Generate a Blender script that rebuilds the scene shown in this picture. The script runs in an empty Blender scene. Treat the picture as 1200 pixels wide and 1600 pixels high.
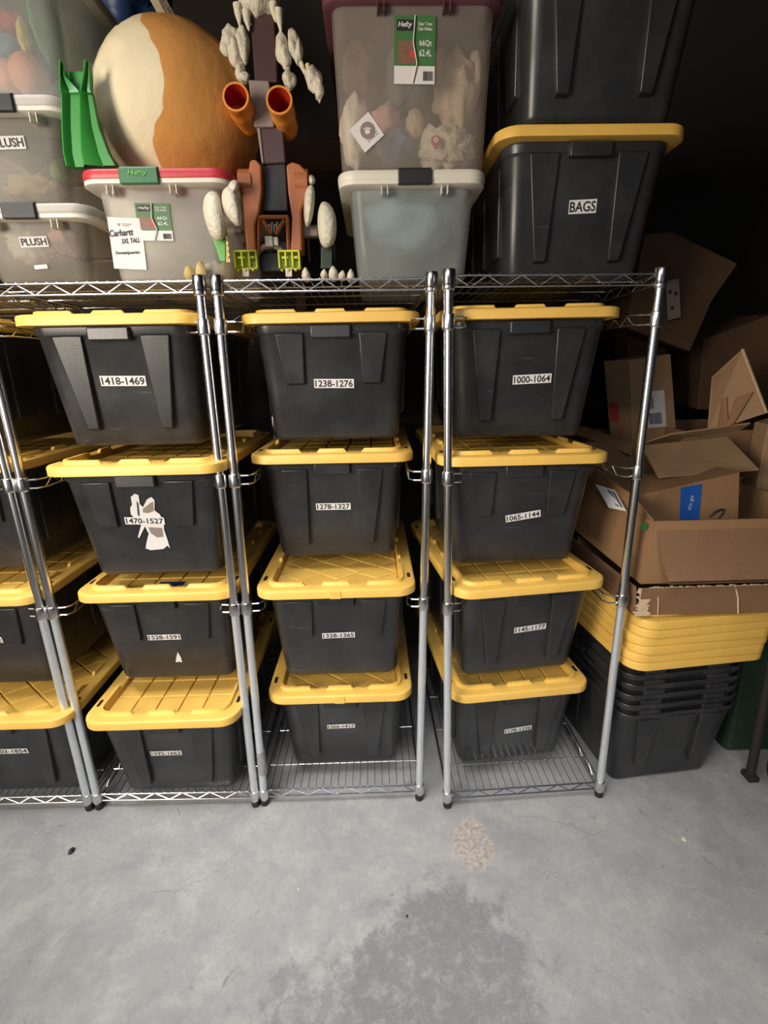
import bpy, bmesh, math, random
from math import sin, cos, pi, radians, hypot
from mathutils import Vector, Matrix, noise

random.seed(7)
scene = bpy.context.scene
COL = scene.collection

# ------------------------------------------------------------------ camera
CF, CP, CY, CR, CH = 776.0, radians(16.09), radians(-1.05), radians(-1.06), 1.528
_F = Vector((0, cos(CP), -sin(CP))); _U = Vector((0, sin(CP), cos(CP))); _R = Vector((1, 0, 0))
_R2 = _R*cos(CR) + _U*sin(CR); _U2 = _U*cos(CR) - _R*sin(CR)
_MZ = Matrix.Rotation(CY, 3, 'Z')
CAM_R, CAM_U, CAM_F = _MZ @ _R2, _MZ @ _U2, _MZ @ _F
cam_data = bpy.data.cameras.new('camera')
cam = bpy.data.objects.new('camera', cam_data); COL.objects.link(cam)
cam_data.sensor_fit = 'VERTICAL'; cam_data.sensor_height = 32.0
cam_data.lens = CF/1600*32.0
cam_data.clip_start = .02
m = Matrix((CAM_R, CAM_U, -CAM_F)).transposed().to_4x4()
m.translation = Vector((0, 0, CH)); cam.matrix_world = m
scene.camera = cam

def at(u, v, x=None, y=None, z=None):
    """world point seen at photo pixel (u, v) on the plane x=, y= or z="""
    d = CAM_F + CAM_R*((u-600)/CF) + CAM_U*((800-v)/CF)
    if y is not None: t = y/d.y
    elif z is not None: t = (z-CH)/d.z
    else: t = x/d.x
    return Vector((0, 0, CH)) + d*t

# ------------------------------------------------------------------ world, light, exposure
scene.view_settings.view_transform = 'Standard'
scene.view_settings.look = 'None'
scene.view_settings.gamma = 1
scene.view_settings.use_curve_mapping = False
scene.view_settings.exposure = 0.0
w = bpy.data.worlds.new('world'); scene.world = w; w.use_nodes = True
bg = w.node_tree.nodes['Background']
bg.inputs[0].default_value = (.62, .72, .9, 1); bg.inputs[1].default_value = .14

def area(name, loc, target, sx, sy, power, col, spread=180):
    l = bpy.data.lights.new(name, 'AREA'); l.shape = 'RECTANGLE'; l.size = sx; l.size_y = sy
    l.energy = power; l.color = col; l.spread = radians(spread)
    o = bpy.data.objects.new(name, l); COL.objects.link(o)
    o.location = loc
    d = Vector(target) - Vector(loc)
    o.rotation_euler = d.to_track_quat('-Z', 'Y').to_euler()
    return o
# daylight coming through the open garage door behind and to the left of the camera
area('door_daylight', (-2.45, -1.25, 1.85), (-.1, 1.5, 1.6), 1.2, 1.5, 62, (1, .89, .74), 120)
area('door_skylight', (-1.0, -1.5, 2.6), (-.1, 1.45, .3), 2.4, .8, 9, (.92, .96, 1), 70)
area('overhead_light', (-.7, .50, 3.2), (-.2, 1.22, 0), 3.0, .5, 18, (.98, .98, 1), 58)
sun = bpy.data.lights.new('sun', 'SUN'); sun.energy = 4; sun.angle = radians(.6); sun.color = (1, .95, .88)
so = bpy.data.objects.new('sun', sun); COL.objects.link(so); so.rotation_euler = (radians(-32), radians(8), 0)   # over the roof: lights only the driveway outside

# ------------------------------------------------------------------ materials
def new_mat(name):
    mt = bpy.data.materials.new(name); mt.use_nodes = True
    nt = mt.node_tree
    return mt, nt, nt.nodes['Principled BSDF']

def N(nt, t, **kw):
    n = nt.nodes.new(t)
    for k, v in kw.items():
        if k in ('vals',):
            for i, x in v.items(): n.inputs[i].default_value = x
        else: setattr(n, k, v)
    return n

def plain(name, col, rough=.5, metal=0, var=.0, vscale=8, bump=0, bscale=60, spec=.5, coat=0):
    mt, nt, b = new_mat(name)
    b.inputs['Base Color'].default_value = (*col, 1)
    b.inputs['Roughness'].default_value = rough
    b.inputs['Metallic'].default_value = metal
    b.inputs['Specular IOR Level'].default_value = spec
    b.inputs['Coat Weight'].default_value = coat
    tc = N(nt, 'ShaderNodeTexCoord')
    if var:
        n = N(nt, 'ShaderNodeTexNoise', vals={'Scale': vscale, 'Detail': 6, 'Roughness': .65})
        nt.links.new(tc.outputs['Object'], n.inputs['Vector'])
        mx = N(nt, 'ShaderNodeMix', data_type='RGBA')
        mx.inputs[6].default_value = (*[c*(1-var) for c in col], 1)
        mx.inputs[7].default_value = (*[min(1, c*(1+var)) for c in col], 1)
        nt.links.new(n.outputs['Fac'], mx.inputs[0]); nt.links.new(mx.outputs[2], b.inputs['Base Color'])
    if bump:
        n2 = N(nt, 'ShaderNodeTexNoise', vals={'Scale': bscale, 'Detail': 3})
        nt.links.new(tc.outputs['Object'], n2.inputs['Vector'])
        bp = N(nt, 'ShaderNodeBump', vals={'Strength': bump, 'Distance': .01})
        nt.links.new(n2.outputs['Fac'], bp.inputs['Height']); nt.links.new(bp.outputs[0], b.inputs['Normal'])
    return mt

def tote_black_mat():
    mt, nt, b = new_mat('black_tote_plastic')
    tc = N(nt, 'ShaderNodeTexCoord')
    oi = N(nt, 'ShaderNodeObjectInfo')
    add = N(nt, 'ShaderNodeVectorMath', operation='ADD')
    nt.links.new(tc.outputs['Object'], add.inputs[0])
    sc = N(nt, 'ShaderNodeVectorMath', operation='SCALE'); sc.inputs[0].default_value = (9, 5, 3)
    nt.links.new(oi.outputs['Random'], sc.inputs['Scale']); nt.links.new(sc.outputs[0], add.inputs[1])
    n = N(nt, 'ShaderNodeTexNoise', vals={'Scale': 5, 'Detail': 5, 'Roughness': .7})
    nt.links.new(add.outputs[0], n.inputs['Vector'])
    r = N(nt, 'ShaderNodeValToRGB')
    r.color_ramp.elements[0].position = .42; r.color_ramp.elements[0].color = (.019, .0195, .0215, 1)
    r.color_ramp.elements[1].position = .82; r.color_ramp.elements[1].color = (.048, .047, .048, 1)
    nt.links.new(n.outputs['Fac'], r.inputs[0])
    # thin pale scratches
    mp = N(nt, 'ShaderNodeMapping'); mp.inputs['Scale'].default_value = (3, 3, 40); mp.inputs['Rotation'].default_value = (.3, .5, .2)
    nt.links.new(add.outputs[0], mp.inputs[0])
    n3 = N(nt, 'ShaderNodeTexNoise', vals={'Scale': 2.3, 'Detail': 2})
    nt.links.new(mp.outputs[0], n3.inputs['Vector'])
    r3 = N(nt, 'ShaderNodeValToRGB'); r3.color_ramp.elements[0].position = .715; r3.color_ramp.elements[1].position = .75
    r3.color_ramp.elements[1].color = (.35, .35, .35, 1)
    nt.links.new(n3.outputs['Fac'], r3.inputs[0])
    mx = N(nt, 'ShaderNodeMix', data_type='RGBA'); mx.inputs[7].default_value = (.10, .10, .105, 1)
    nt.links.new(r3.outputs[0], mx.inputs[0]); nt.links.new(r.outputs[0], mx.inputs[6])
    nt.links.new(mx.outputs[2], b.inputs['Base Color'])
    b.inputs['Roughness'].default_value = .33
    n2 = N(nt, 'ShaderNodeTexNoise', vals={'Scale': 420, 'Detail': 2})
    nt.links.new(tc.outputs['Object'], n2.inputs['Vector'])
    bp = N(nt, 'ShaderNodeBump', vals={'Strength': .12, 'Distance': .002})
    nt.links.new(n2.outputs['Fac'], bp.inputs['Height']); nt.links.new(bp.outputs[0], b.inputs['Normal'])
    return mt

def cardboard_mat(name, col, rough=.85, flute=240, axis=0, strength=.25):
    mt, nt, b = new_mat(name)
    tc = N(nt, 'ShaderNodeTexCoord')
    n = N(nt, 'ShaderNodeTexNoise', vals={'Scale': 7, 'Detail': 6, 'Roughness': .7})
    nt.links.new(tc.outputs['Object'], n.inputs['Vector'])
    mx = N(nt, 'ShaderNodeMix', data_type='RGBA')
    mx.inputs[6].default_value = (*[c*.82 for c in col], 1); mx.inputs[7].default_value = (*[c*1.15 for c in col], 1)
    nt.links.new(n.outputs['Fac'], mx.inputs[0]); nt.links.new(mx.outputs[2], b.inputs['Base Color'])
    wv = N(nt, 'ShaderNodeTexWave', vals={'Scale': flute/4.5, 'Distortion': .6, 'Detail': 1})
    wv.bands_direction = 'XYZ'[axis]
    nt.links.new(tc.outputs['Object'], wv.inputs['Vector'])
    bp = N(nt, 'ShaderNodeBump', vals={'Strength': strength, 'Distance': .002})
    nt.links.new(wv.outputs['Fac'], bp.inputs['Height']); nt.links.new(bp.outputs[0], b.inputs['Normal'])
    b.inputs['Roughness'].default_value = rough; b.inputs['Specular IOR Level'].default_value = .2
    return mt

def frosted_mat(name, tint, clear=.45, rough=.3):
    """thin frosted polypropylene: partly clear, partly milky"""
    mt, nt, b = new_mat(name)
    out = nt.nodes['Material Output']
    tr = N(nt, 'ShaderNodeBsdfTransparent'); tr.inputs[0].default_value = (*[.8+.2*c for c in tint], 1)
    tl = N(nt, 'ShaderNodeBsdfTranslucent'); tl.inputs[0].default_value = (*tint, 1)
    b.inputs['Base Color'].default_value = (*tint, 1); b.inputs['Roughness'].default_value = rough
    m1 = N(nt, 'ShaderNodeMixShader'); m1.inputs[0].default_value = .45
    nt.links.new(b.outputs[0], m1.inputs[1]); nt.links.new(tl.outputs[0], m1.inputs[2])
    tc = N(nt, 'ShaderNodeTexCoord')
    n = N(nt, 'ShaderNodeTexNoise', vals={'Scale': 4, 'Detail': 4, 'Roughness': .6})
    nt.links.new(tc.outputs['Object'], n.inputs['Vector'])
    mr = N(nt, 'ShaderNodeMapRange', vals={'From Min': .3, 'From Max': .7, 'To Min': clear-.07, 'To Max': clear+.07})
    nt.links.new(n.outputs['Fac'], mr.inputs[0])
    m2 = N(nt, 'ShaderNodeMixShader')
    nt.links.new(mr.outputs[0], m2.inputs[0]); nt.links.new(m1.outputs[0], m2.inputs[1]); nt.links.new(tr.outputs[0], m2.inputs[2])
    nt.links.new(m2.outputs[0], out.inputs[0])
    return mt

def concrete_mat():
    mt, nt, b = new_mat('concrete')
    L = nt.links
    tc = N(nt, 'ShaderNodeTexCoord'); V = tc.outputs['Object']
    def noise_(s, d=6, r=.6, dist=0):
        n = N(nt, 'ShaderNodeTexNoise', vals={'Scale': s, 'Detail': d, 'Roughness': r, 'Distortion': dist}); L.new(V, n.inputs['Vector']); return n.outputs['Fac']
    def ramp(fac, *st):
        r = N(nt, 'ShaderNodeValToRGB'); e = r.color_ramp.elements
        while len(e) < len(st): e.new(.5)
        for i, (p, c) in enumerate(st):
            e[i].position = p; e[i].color = (*(c if isinstance(c, tuple) else (c, c, c)), 1)
        L.new(fac, r.inputs[0]); return r.outputs[0]
    def mix(f, a, bb, mode='MIX'):
        x = N(nt, 'ShaderNodeMix', data_type='RGBA', blend_type=mode)
        for s, i in ((f, 0), (a, 6), (bb, 7)):
            if isinstance(s, (int, float)): x.inputs[i].default_value = s
            elif isinstance(s, tuple): x.inputs[i].default_value = (*s, 1)
            else: L.new(s, x.inputs[i])
        return x.outputs[2]
    def blob(cx, cy, rx, ry, soft=.5, ns=3.5, amp=.8):
        mp = N(nt, 'ShaderNodeMapping'); mp.inputs['Location'].default_value = (-cx/rx, -cy/ry, 0); mp.inputs['Scale'].default_value = (1/rx, 1/ry, 1)
        L.new(V, mp.inputs[0])
        ln = N(nt, 'ShaderNodeVectorMath', operation='LENGTH'); L.new(mp.outputs[0], ln.inputs[0])
        ma = N(nt, 'ShaderNodeMath', operation='MULTIPLY_ADD'); L.new(noise_(ns, 8, .75, .3), ma.inputs[0]); ma.inputs[1].default_value = amp; ma.inputs[2].default_value = -amp/2
        ad = N(nt, 'ShaderNodeMath', operation='ADD'); L.new(ln.outputs['Value'], ad.inputs[0]); L.new(ma.outputs[0], ad.inputs[1])
        return ramp(ad.outputs[0], (max(0, .9-soft), 1.0), (.95, 0.0))
    base = mix(ramp(noise_(2.2, 10, .75, .6), (.38, 0.), (.62, 1.)), (.235, .238, .24), (.335, .328, .315))
    base = mix(ramp(noise_(9, 8, .75), (.46, 0.), (.75, .75)), base, (.43, .415, .39))
    # dark worn patches where the coating has peeled
    flk = ramp(noise_(22, 10, .85, .5), (.44, 0.), (.50, 1.))
    for (cx, cy, rx, ry, a) in ((.16, .84, .28, .34, .8), (-.06, .62, .38, .40, .75), (-.46, .58, .24, .14, .7), (.16, 1.04, .16, .10, .6), (-1.0, .60, .45, .5, .3)):
        bl = blob(cx, cy, rx, ry, .10, 9, 1.5)
        mm = N(nt, 'ShaderNodeMath', operation='MULTIPLY'); L.new(bl, mm.inputs[0])
        fr = mix(.32, flk, (1., 1., 1.))
        L.new(fr, mm.inputs[1])
        m3 = N(nt, 'ShaderNodeMath', operation='MULTIPLY'); L.new(mm.outputs[0], m3.inputs[0]); m3.inputs[1].default_value = a
        base = mix(m3.outputs[0], base, (.175, .174, .174))
    # pinkish rough spot below the middle post
    bl = blob(.30, 1.28, .075, .11, .12, 14, .9)
    mm = N(nt, 'ShaderNodeMath', operation='MULTIPLY'); L.new(bl, mm.inputs[0]); mm.inputs[1].default_value = .85
    base = mix(mm.outputs[0], base, mix(ramp(noise_(70, 6, .8), (.42, 0.), (.56, 1.)), (.25, .21, .18), (.46, .40, .34)))
    # small dark flecks and smudges
    vo = N(nt, 'ShaderNodeTexNoise', vals={'Scale': 14, 'Detail': 9, 'Roughness': .8, 'Distortion': .6}); L.new(V, vo.inputs['Vector'])
    base = mix(ramp(vo.outputs['Fac'], (.60, 0.), (.66, .8)), base, (.15, .145, .14))
    base = mix(ramp(noise_(60, 5, .8), (.36, .5), (.5, 0.)), base, (.24, .24, .24))
    ms = N(nt, 'ShaderNodeMapping'); ms.inputs['Rotation'].default_value = (0, 0, radians(-38)); ms.inputs['Scale'].default_value = (26, 5, 1); L.new(V, ms.inputs[0])
    ns = N(nt, 'ShaderNodeTexNoise', vals={'Scale': 1.0, 'Detail': 7, 'Roughness': .75}); L.new(ms.outputs[0], ns.inputs['Vector'])
    base = mix(ramp(ns.outputs['Fac'], (.62, 0.), (.70, .55)), base, (.20, .20, .20))
    # fine cracks
    mp = N(nt, 'ShaderNodeMapping'); mp.inputs['Scale'].default_value = (1.1, 1.1, 1); L.new(V, mp.inputs[0])
    wn = N(nt, 'ShaderNodeTexNoise', vals={'Scale': 3, 'Detail': 5}); L.new(mp.outputs[0], wn.inputs['Vector'])
    mv = N(nt, 'ShaderNodeMix', data_type='RGBA'); mv.inputs[0].default_value = .25; L.new(mp.outputs[0], mv.inputs[6]); L.new(wn.outputs['Color'], mv.inputs[7])
    cr = N(nt, 'ShaderNodeTexVoronoi', feature='DISTANCE_TO_EDGE', vals={'Scale': 2.2}); L.new(mv.outputs[2], cr.inputs['Vector'])
    crm = N(nt, 'ShaderNodeMath', operation='MULTIPLY'); L.new(ramp(cr.outputs['Distance'], (0., 1.), (.006, 0.)), crm.inputs[0]); L.new(ramp(noise_(2.3, 3, .5), (.52, 0.), (.62, .5)), crm.inputs[1])
    base = mix(crm.outputs[0], base, (.12, .115, .11))
    L.new(base, b.inputs['Base Color'])
    b.inputs['Specular IOR Level'].default_value = .35
    rr = N(nt, 'ShaderNodeMapRange', vals={'To Min': .5, 'To Max': .85}); L.new(noise_(5), rr.inputs[0]); L.new(rr.outputs[0], b.inputs['Roughness'])
    bp = N(nt, 'ShaderNodeBump', vals={'Strength': .35, 'Distance': .004}); L.new(noise_(45, 9, .75), bp.inputs['Height']); L.new(bp.outputs[0], b.inputs['Normal'])
    return mt

M = {}
M['tote'] = tote_black_mat()
M['yellow'] = plain('yellow_lid_plastic', (.76, .46, .095), .42, var=.14, vscale=9, bump=.08, bscale=350)
M['dark'] = plain('black_rubber', (.012, .012, .013), .5, bump=.05)
M['chrome'] = plain('chrome', (.80, .80, .82), .24, 1, var=.06, vscale=20)
M['zinc'] = plain('zinc_plated_steel', (.70, .74, .77), .36, .72, var=.10, vscale=30)
M['wire'] = plain('chrome_wire', (.72, .72, .73), .25, 1, var=.05, vscale=20)
M['capmetal'] = plain('dark_chrome', (.42, .41, .41), .22, 1, var=.2, vscale=40)
M['concrete'] = concrete_mat()
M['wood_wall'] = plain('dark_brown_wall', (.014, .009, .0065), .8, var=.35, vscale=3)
M['ceiling'] = plain('ceiling_boards', (.06, .045, .035), .85, var=.3, vscale=3)
M['paper'] = plain('white_label_paper', (.68, .65, .63), .6, var=.03)
M['ink'] = plain('black_ink', (.015, .015, .016), .6, var=.1)
M['card'] = cardboard_mat('cardboard', (.30, .168, .082))
M['card_pale'] = cardboard_mat('pale_cardboard', (.37, .23, .125), axis=2)
M['card_in'] = cardboard_mat('dusty_cardboard', (.235, .130, .070), flute=300, strength=.45)
M['card_edge'] = plain('cardboard_edge', (.62, .45, .28), .9, var=.25, vscale=60, bump=.4, bscale=200)
M['frost'] = frosted_mat('frosted_plastic', (.84, .82, .76), .66)
M['frost_dark'] = frosted_mat('smoky_frosted_plastic', (.58, .55, .48), .72)
M['frost_pink'] = frosted_mat('frosted_plastic_pinkish', (.70, .63, .56), .76)
M['clear'] = frosted_mat('clear_plastic', (.68, .72, .70), .74, .22)
M['white_lid'] = plain('white_lid_plastic', (.66, .62, .53), .45, var=.06)
M['grey_lid'] = plain('grey_lid_plastic', (.42, .39, .34), .5, var=.08)
M['purple'] = plain('purple_lid_plastic', (.13, .045, .06), .45, var=.1)
M['red'] = plain('red_lid_plastic', (.50, .035, .045), .4, var=.08)
M['green_latch'] = plain('green_latch_plastic', (.02, .14, .045), .4, var=.1)
M['green_slide'] = plain('bright_green_plastic', (.035, .25, .04), .35, var=.1, vscale=5)
M['tag_green'] = plain('green_tag_paper', (.05, .16, .045), .5, var=.15)
M['tag_brown'] = plain('brown_print', (.20, .10, .06), .5, var=.5, vscale=90)
M['tag_red'] = plain('red_print', (.55, .05, .05), .6, var=.1)
M['cream'] = plain('cream_plush', (.72, .62, .42), .95, var=.06, vscale=5, bump=.25, bscale=30, spec=.1)
M['orange_plush'] = plain('tan_orange_plush', (.55, .26, .075), .95, var=.08, vscale=5, bump=.2, bscale=40, spec=.1)
M['bone'] = plain('bone_plastic', (.60, .55, .43), .55, var=.2, vscale=30, bump=.5, bscale=90)
M['bone_yellow'] = plain('yellow_bone_plastic', (.62, .48, .20), .5, var=.15, vscale=30)
M['rust'] = plain('rust_orange_plastic', (.37, .115, .035), .45, var=.15, vscale=20)
M['cannon'] = plain('orange_cannon_plastic', (.70, .25, .03), .45, var=.12, vscale=30, bump=.3, bscale=60)
M['cannon_in'] = plain('red_cannon_bore', (.48, .03, .015), .35, var=.1)
M['maroon'] = plain('maroon_brown_plastic', (.065, .03, .03), .4, var=.15)
M['toy_grey'] = plain('grey_brown_plastic', (.24, .19, .165), .5, var=.1)
M['lime'] = plain('lime_plastic', (.50, .55, .02), .35, var=.08)
M['toy_green'] = plain('toy_green_plastic', (.10, .36, .06), .4, var=.08)
M['toy_tape'] = plain('grey_tape', (.34, .33, .34), .4, .3, var=.4, vscale=60, bump=.5, bscale=120)
M['blue_tarp'] = plain('blue_tarp', (.02, .055, .16), .45, var=.2, vscale=10, bump=.4, bscale=9)
M['tape_blue'] = plain('blue_tape', (.02, .10, .42), .35, var=.05)
M['tape_white'] = plain('faded_white_print', (.50, .50, .56), .5)
M['old_wood'] = plain('old_wood', (.16, .10, .06), .8, var=.4, vscale=12)
M['dark_green'] = plain('dark_green_plastic', (.012, .030, .014), .5, var=.2)
M['blue_print'] = plain('blue_sticker', (.015, .025, .14), .5, var=.2)

def two_tone_plush():
    mt = M['orange_plush'].copy(); mt.name = 'two_tone_plush'; nt = mt.node_tree; b = nt.nodes['Principled BSDF']
    src = b.inputs['Base Color'].links[0].from_socket
    a = N(nt, 'ShaderNodeAttribute', attribute_name='seam')
    mr = N(nt, 'ShaderNodeMapRange', vals={'From Min': -.006, 'From Max': .006}); nt.links.new(a.outputs['Fac'], mr.inputs[0])
    tc = N(nt, 'ShaderNodeTexCoord'); n = N(nt, 'ShaderNodeTexNoise', vals={'Scale': 5}); nt.links.new(tc.outputs['Object'], n.inputs['Vector'])
    cr = N(nt, 'ShaderNodeMix', data_type='RGBA'); cr.inputs[6].default_value = (.66, .56, .37, 1); cr.inputs[7].default_value = (.76, .67, .47, 1); nt.links.new(n.outputs['Fac'], cr.inputs[0])
    mx = N(nt, 'ShaderNodeMix', data_type='RGBA'); nt.links.new(mr.outputs[0], mx.inputs[0]); nt.links.new(cr.outputs[2], mx.inputs[6]); nt.links.new(src, mx.inputs[7])
    nt.links.new(mx.outputs[2], b.inputs['Base Color']); return mt
M['plush_two'] = two_tone_plush()

# ------------------------------------------------------------------ mesh building
class MB:
    def __init__(s): s.v = []; s.f = []; s.m = []
    def add(s, vs, fs, mi=0, T=None):
        k = len(s.v)
        for p in vs:
            p = Vector(p); s.v.append(T @ p if T else p)
        for f in fs: s.f.append([i+k for i in f]); s.m.append(mi)
        return s
    def box(s, c, d, mi=0, T=None):
        x, y, z = [a/2 for a in d]; c = Vector(c)
        vs = [c+Vector(p) for p in ((-x,-y,-z),(x,-y,-z),(x,y,-z),(-x,y,-z),(-x,-y,z),(x,-y,z),(x,y,z),(-x,y,z))]
        return s.add(vs, [(0,3,2,1),(4,5,6,7),(0,1,5,4),(1,2,6,5),(2,3,7,6),(3,0,4,7)], mi, T)
    def loft(s, rings, cap0=True, cap1=True, mi=0, T=None, closed=True):
        n = len(rings[0]); vs = [p for r in rings for p in r]; fs = []
        for i in range(len(rings)-1):
            for j in range(n if closed else n-1):
                a = i*n+j; b = i*n+(j+1) % n
                fs.append((a, b, b+n, a+n))
        if cap0: fs.append(tuple(reversed(range(n))))
        if cap1: fs.append(tuple((len(rings)-1)*n+j for j in range(n)))
        return s.add(vs, fs, mi, T)
    def tube(s, pts, r, seg=8, mi=0, T=None, cap=True):
        pts = [Vector(p) for p in pts]; rings = []
        prev = None
        for i, p in enumerate(pts):
            if i == 0: t = pts[1]-p
            elif i == len(pts)-1: t = p-pts[i-1]
            else: t = (pts[i+1]-p).normalized() + (p-pts[i-1]).normalized()
            if t.length < 1e-9: t = Vector((0, 0, 1))
            t.normalize()
            if prev is None:
                a = Vector((0, 0, 1)) if abs(t.z) < .9 else Vector((1, 0, 0))
                u = t.cross(a).normalized()
            else:
                u = (prev - t*prev.dot(t)).normalized()
            prev = u; w_ = t.cross(u)
            rr = r[i] if isinstance(r, (list, tuple)) else r
            rings.append([p + (u*cos(2*pi*k/seg)+w_*sin(2*pi*k/seg))*rr for k in range(seg)])
        return s.loft(rings, cap, cap, mi, T)
    def lathe(s, prof, seg=24, mi=0, T=None):
        rings = [[Vector((r*cos(2*pi*k/seg), r*sin(2*pi*k/seg), z)) for k in range(seg)] for r, z in prof]
        return s.loft(rings, True, True, mi, T)
    def prism(s, poly, z0, z1, mi=0, T=None, inset=0):
        c = sum((Vector((p[0], p[1])) for p in poly), Vector((0, 0)))/len(poly)
        r0 = [Vector((p[0], p[1], z0)) for p in poly]
        r1 = []
        for p in poly:
            d = Vector((p[0], p[1]))-c; l = max(d.length, 1e-6); d *= max(0, (l-inset))/l
            r1.append(Vector((c.x+d.x, c.y+d.y, z1)))
        return s.loft([r0, r1], True, True, mi, T)
    def ell(s, c, r, seg=20, rings=12, mi=0, T=None, lump=0, seed=0, freq=3):
        c = Vector(c); vs = [];fs=[]
        for i in range(1, rings):
            th = pi*i/rings
            for k in range(seg):
                a = 2*pi*k/seg
                d = Vector((sin(th)*cos(a), sin(th)*sin(a), cos(th)))
                q = 1 + (lump*noise.noise(d*freq+Vector((seed, seed*.7, 0))) if lump else 0)
                vs.append(c+Vector((d.x*r[0], d.y*r[1], d.z*r[2]))*q)
        top = len(vs); vs.append(c+Vector((0, 0, r[2]))*(1+(lump*noise.noise(Vector((0, 0, 1))*freq+Vector((seed, seed*.7, 0))) if lump else 0)))
        bot = len(vs); vs.append(c-Vector((0, 0, r[2]))*(1+(lump*noise.noise(Vector((0, 0, -1))*freq+Vector((seed, seed*.7, 0))) if lump else 0)))
        for i in range(rings-2):
            for k in range(seg):
                a = i*seg+k; b = i*seg+(k+1) % seg
                fs.append((a, a+seg, b+seg, b))
        for k in range(seg):
            fs.append((top, k, (k+1) % seg)); fs.append((bot, (rings-2)*seg+(k+1) % seg, (rings-2)*seg+k))
        return s.add(vs, fs, mi, T)
    def mesh(s, name, mats, smooth=None):
        me = bpy.data.meshes.new(name)
        me.from_pydata([tuple(v) for v in s.v], [], s.f)
        if not isinstance(mats, (list, tuple)): mats = [mats]
        for mm in mats: me.materials.append(M[mm])
        me.polygons.foreach_set('material_index', s.m)
        me.update(); bm = bmesh.new(); bm.from_mesh(me)
        bmesh.ops.recalc_face_normals(bm, faces=bm.faces); bm.to_mesh(me); bm.free()
        if smooth is not None:
            me.shade_smooth()
            if smooth < 180:
                try: me.set_sharp_from_angle(angle=radians(smooth))
                except Exception: pass
        return me
    def obj(s, name, mats, parent=None, smooth=None, bevel=0, bseg=2, loc=None):
        o = bpy.data.objects.new(name, s.mesh(name, mats, smooth)); COL.objects.link(o)
        if parent: o.parent = parent
        if loc is not None: o.location = loc
        if bevel:
            b = o.modifiers.new('bevel', 'BEVEL'); b.width = bevel; b.segments = bseg; b.limit_method = 'ANGLE'; b.angle_limit = radians(35)
        return o

def tag(o, label, cat, group=None, kind=None):
    if label: o['label'] = label
    if cat: o['category'] = cat
    if group: o['group'] = group
    if kind: o['kind'] = kind
    return o
def thing(name, label, cat, loc=(0, 0, 0), rz=0, group=None):
    o = bpy.data.objects.new(name, None); COL.objects.link(o); o.empty_display_size = .05
    o.location = loc; o.rotation_euler = (0, 0, rz)
    return tag(o, label, cat, group)
def structure(o): o['kind'] = 'structure'; return o

def rrect(w_, d, r, z, seg=6, cy=0):
    pts = []
    for cx, cy_, a0 in ((w_/2-r, d/2-r, 0), (-w_/2+r, d/2-r, pi/2), (-w_/2+r, -d/2+r, pi), (w_/2-r, -d/2+r, 3*pi/2)):
        for k in range(seg+1):
            a = a0+pi/2*k/seg
            pts.append(Vector((cx+r*cos(a), cy+cy_+r*sin(a), z)))
    return pts

# text as flat mesh centred on the origin of the local XZ front plane, fitted to a width / height
def text_mb(body, w_, h, mat, parent, T, name='label_text', align_h=True, shear=0, bold=.022):
    cu = bpy.data.curves.new('t', 'FONT'); cu.body = body; cu.align_x = 'CENTER'; cu.align_y = 'CENTER'; cu.resolution_u = 3
    cu.size = 1; cu.offset = bold; cu.shear = shear
    o = bpy.data.objects.new('t', cu); COL.objects.link(o)
    bpy.context.view_layer.update()
    dg = bpy.context.evaluated_depsgraph_get()
    me = bpy.data.meshes.new_from_object(o.evaluated_get(dg))
    bpy.data.objects.remove(o)
    xs = [v.co.x for v in me.vertices]; ys = [v.co.y for v in me.vertices]
    cx, cy = (min(xs)+max(xs))/2, (min(ys)+max(ys))/2
    sx = w_/(max(xs)-min(xs)); sy = h/(max(ys)-min(ys))
    for v in me.vertices:
        v.co = T @ Vector(((v.co.x-cx)*sx, 0, (v.co.y-cy)*sy))
    me.materials.clear(); me.materials.append(M[mat]); me.name = name
    t = bpy.data.objects.new(name, me); COL.objects.link(t); t.parent = parent
    return t

# ------------------------------------------------------------------ setting
structure(MB().box((0, -2, -.05), (16, 14, .1)).obj('floor', 'concrete'))
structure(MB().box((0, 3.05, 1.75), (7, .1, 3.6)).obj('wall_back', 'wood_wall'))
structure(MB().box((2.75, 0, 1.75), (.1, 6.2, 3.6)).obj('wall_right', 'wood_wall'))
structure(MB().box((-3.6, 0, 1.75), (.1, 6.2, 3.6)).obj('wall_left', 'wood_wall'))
structure(MB().box((-.4, .2, 3.56), (6.5, 6.0, .1)).obj('ceiling', 'ceiling'))

# ------------------------------------------------------------------ wire shelving units
TOPZ, BOTZ = 1.762, .062
JOINTS = (1.646, 1.215, .794)
def truss(mb, a, b, h=.028, r=.0028, pitch=.046):
    a, b = Vector(a), Vector(b); n = max(2, int((b-a).length/pitch)); dn = Vector((0, 0, -h))
    mb.tube([a, b], r, 6); mb.tube([a+dn, b+dn], r, 6)
    z = []
    for i in range(n+1):
        p = a.lerp(b, i/n); z.append(p+(dn if i % 2 else Vector((0, 0, 0))))
    mb.tube(z, r*.72, 5)
def wire_shelf(mb, p, z):
    """p: four corners FL FR BR BL"""
    c = [Vector((q[0], q[1], z)) for q in p]
    ins = .012
    for i in range(4):
        a, b = c[i], c[(i+1) % 4]; d = (b-a).normalized()*ins; truss(mb, a+d, b-d)
    w_ = (c[1]-c[0]).length; n = int(w_/.0265)
    for i in range(1, n):
        t = i/n; a = c[0].lerp(c[1], t); b = c[3].lerp(c[2], t)
        mb.tube([a+Vector((0, 0, .0035)), b+Vector((0, 0, .0035))], .0014, 5)
    for t in (.14, .36, .60, .84):
        a = c[0].lerp(c[3], t); b = c[1].lerp(c[2], t)
        mb.tube([a-Vector((0, 0, .001)), b-Vector((0, 0, .001))], .0024, 5)
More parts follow.
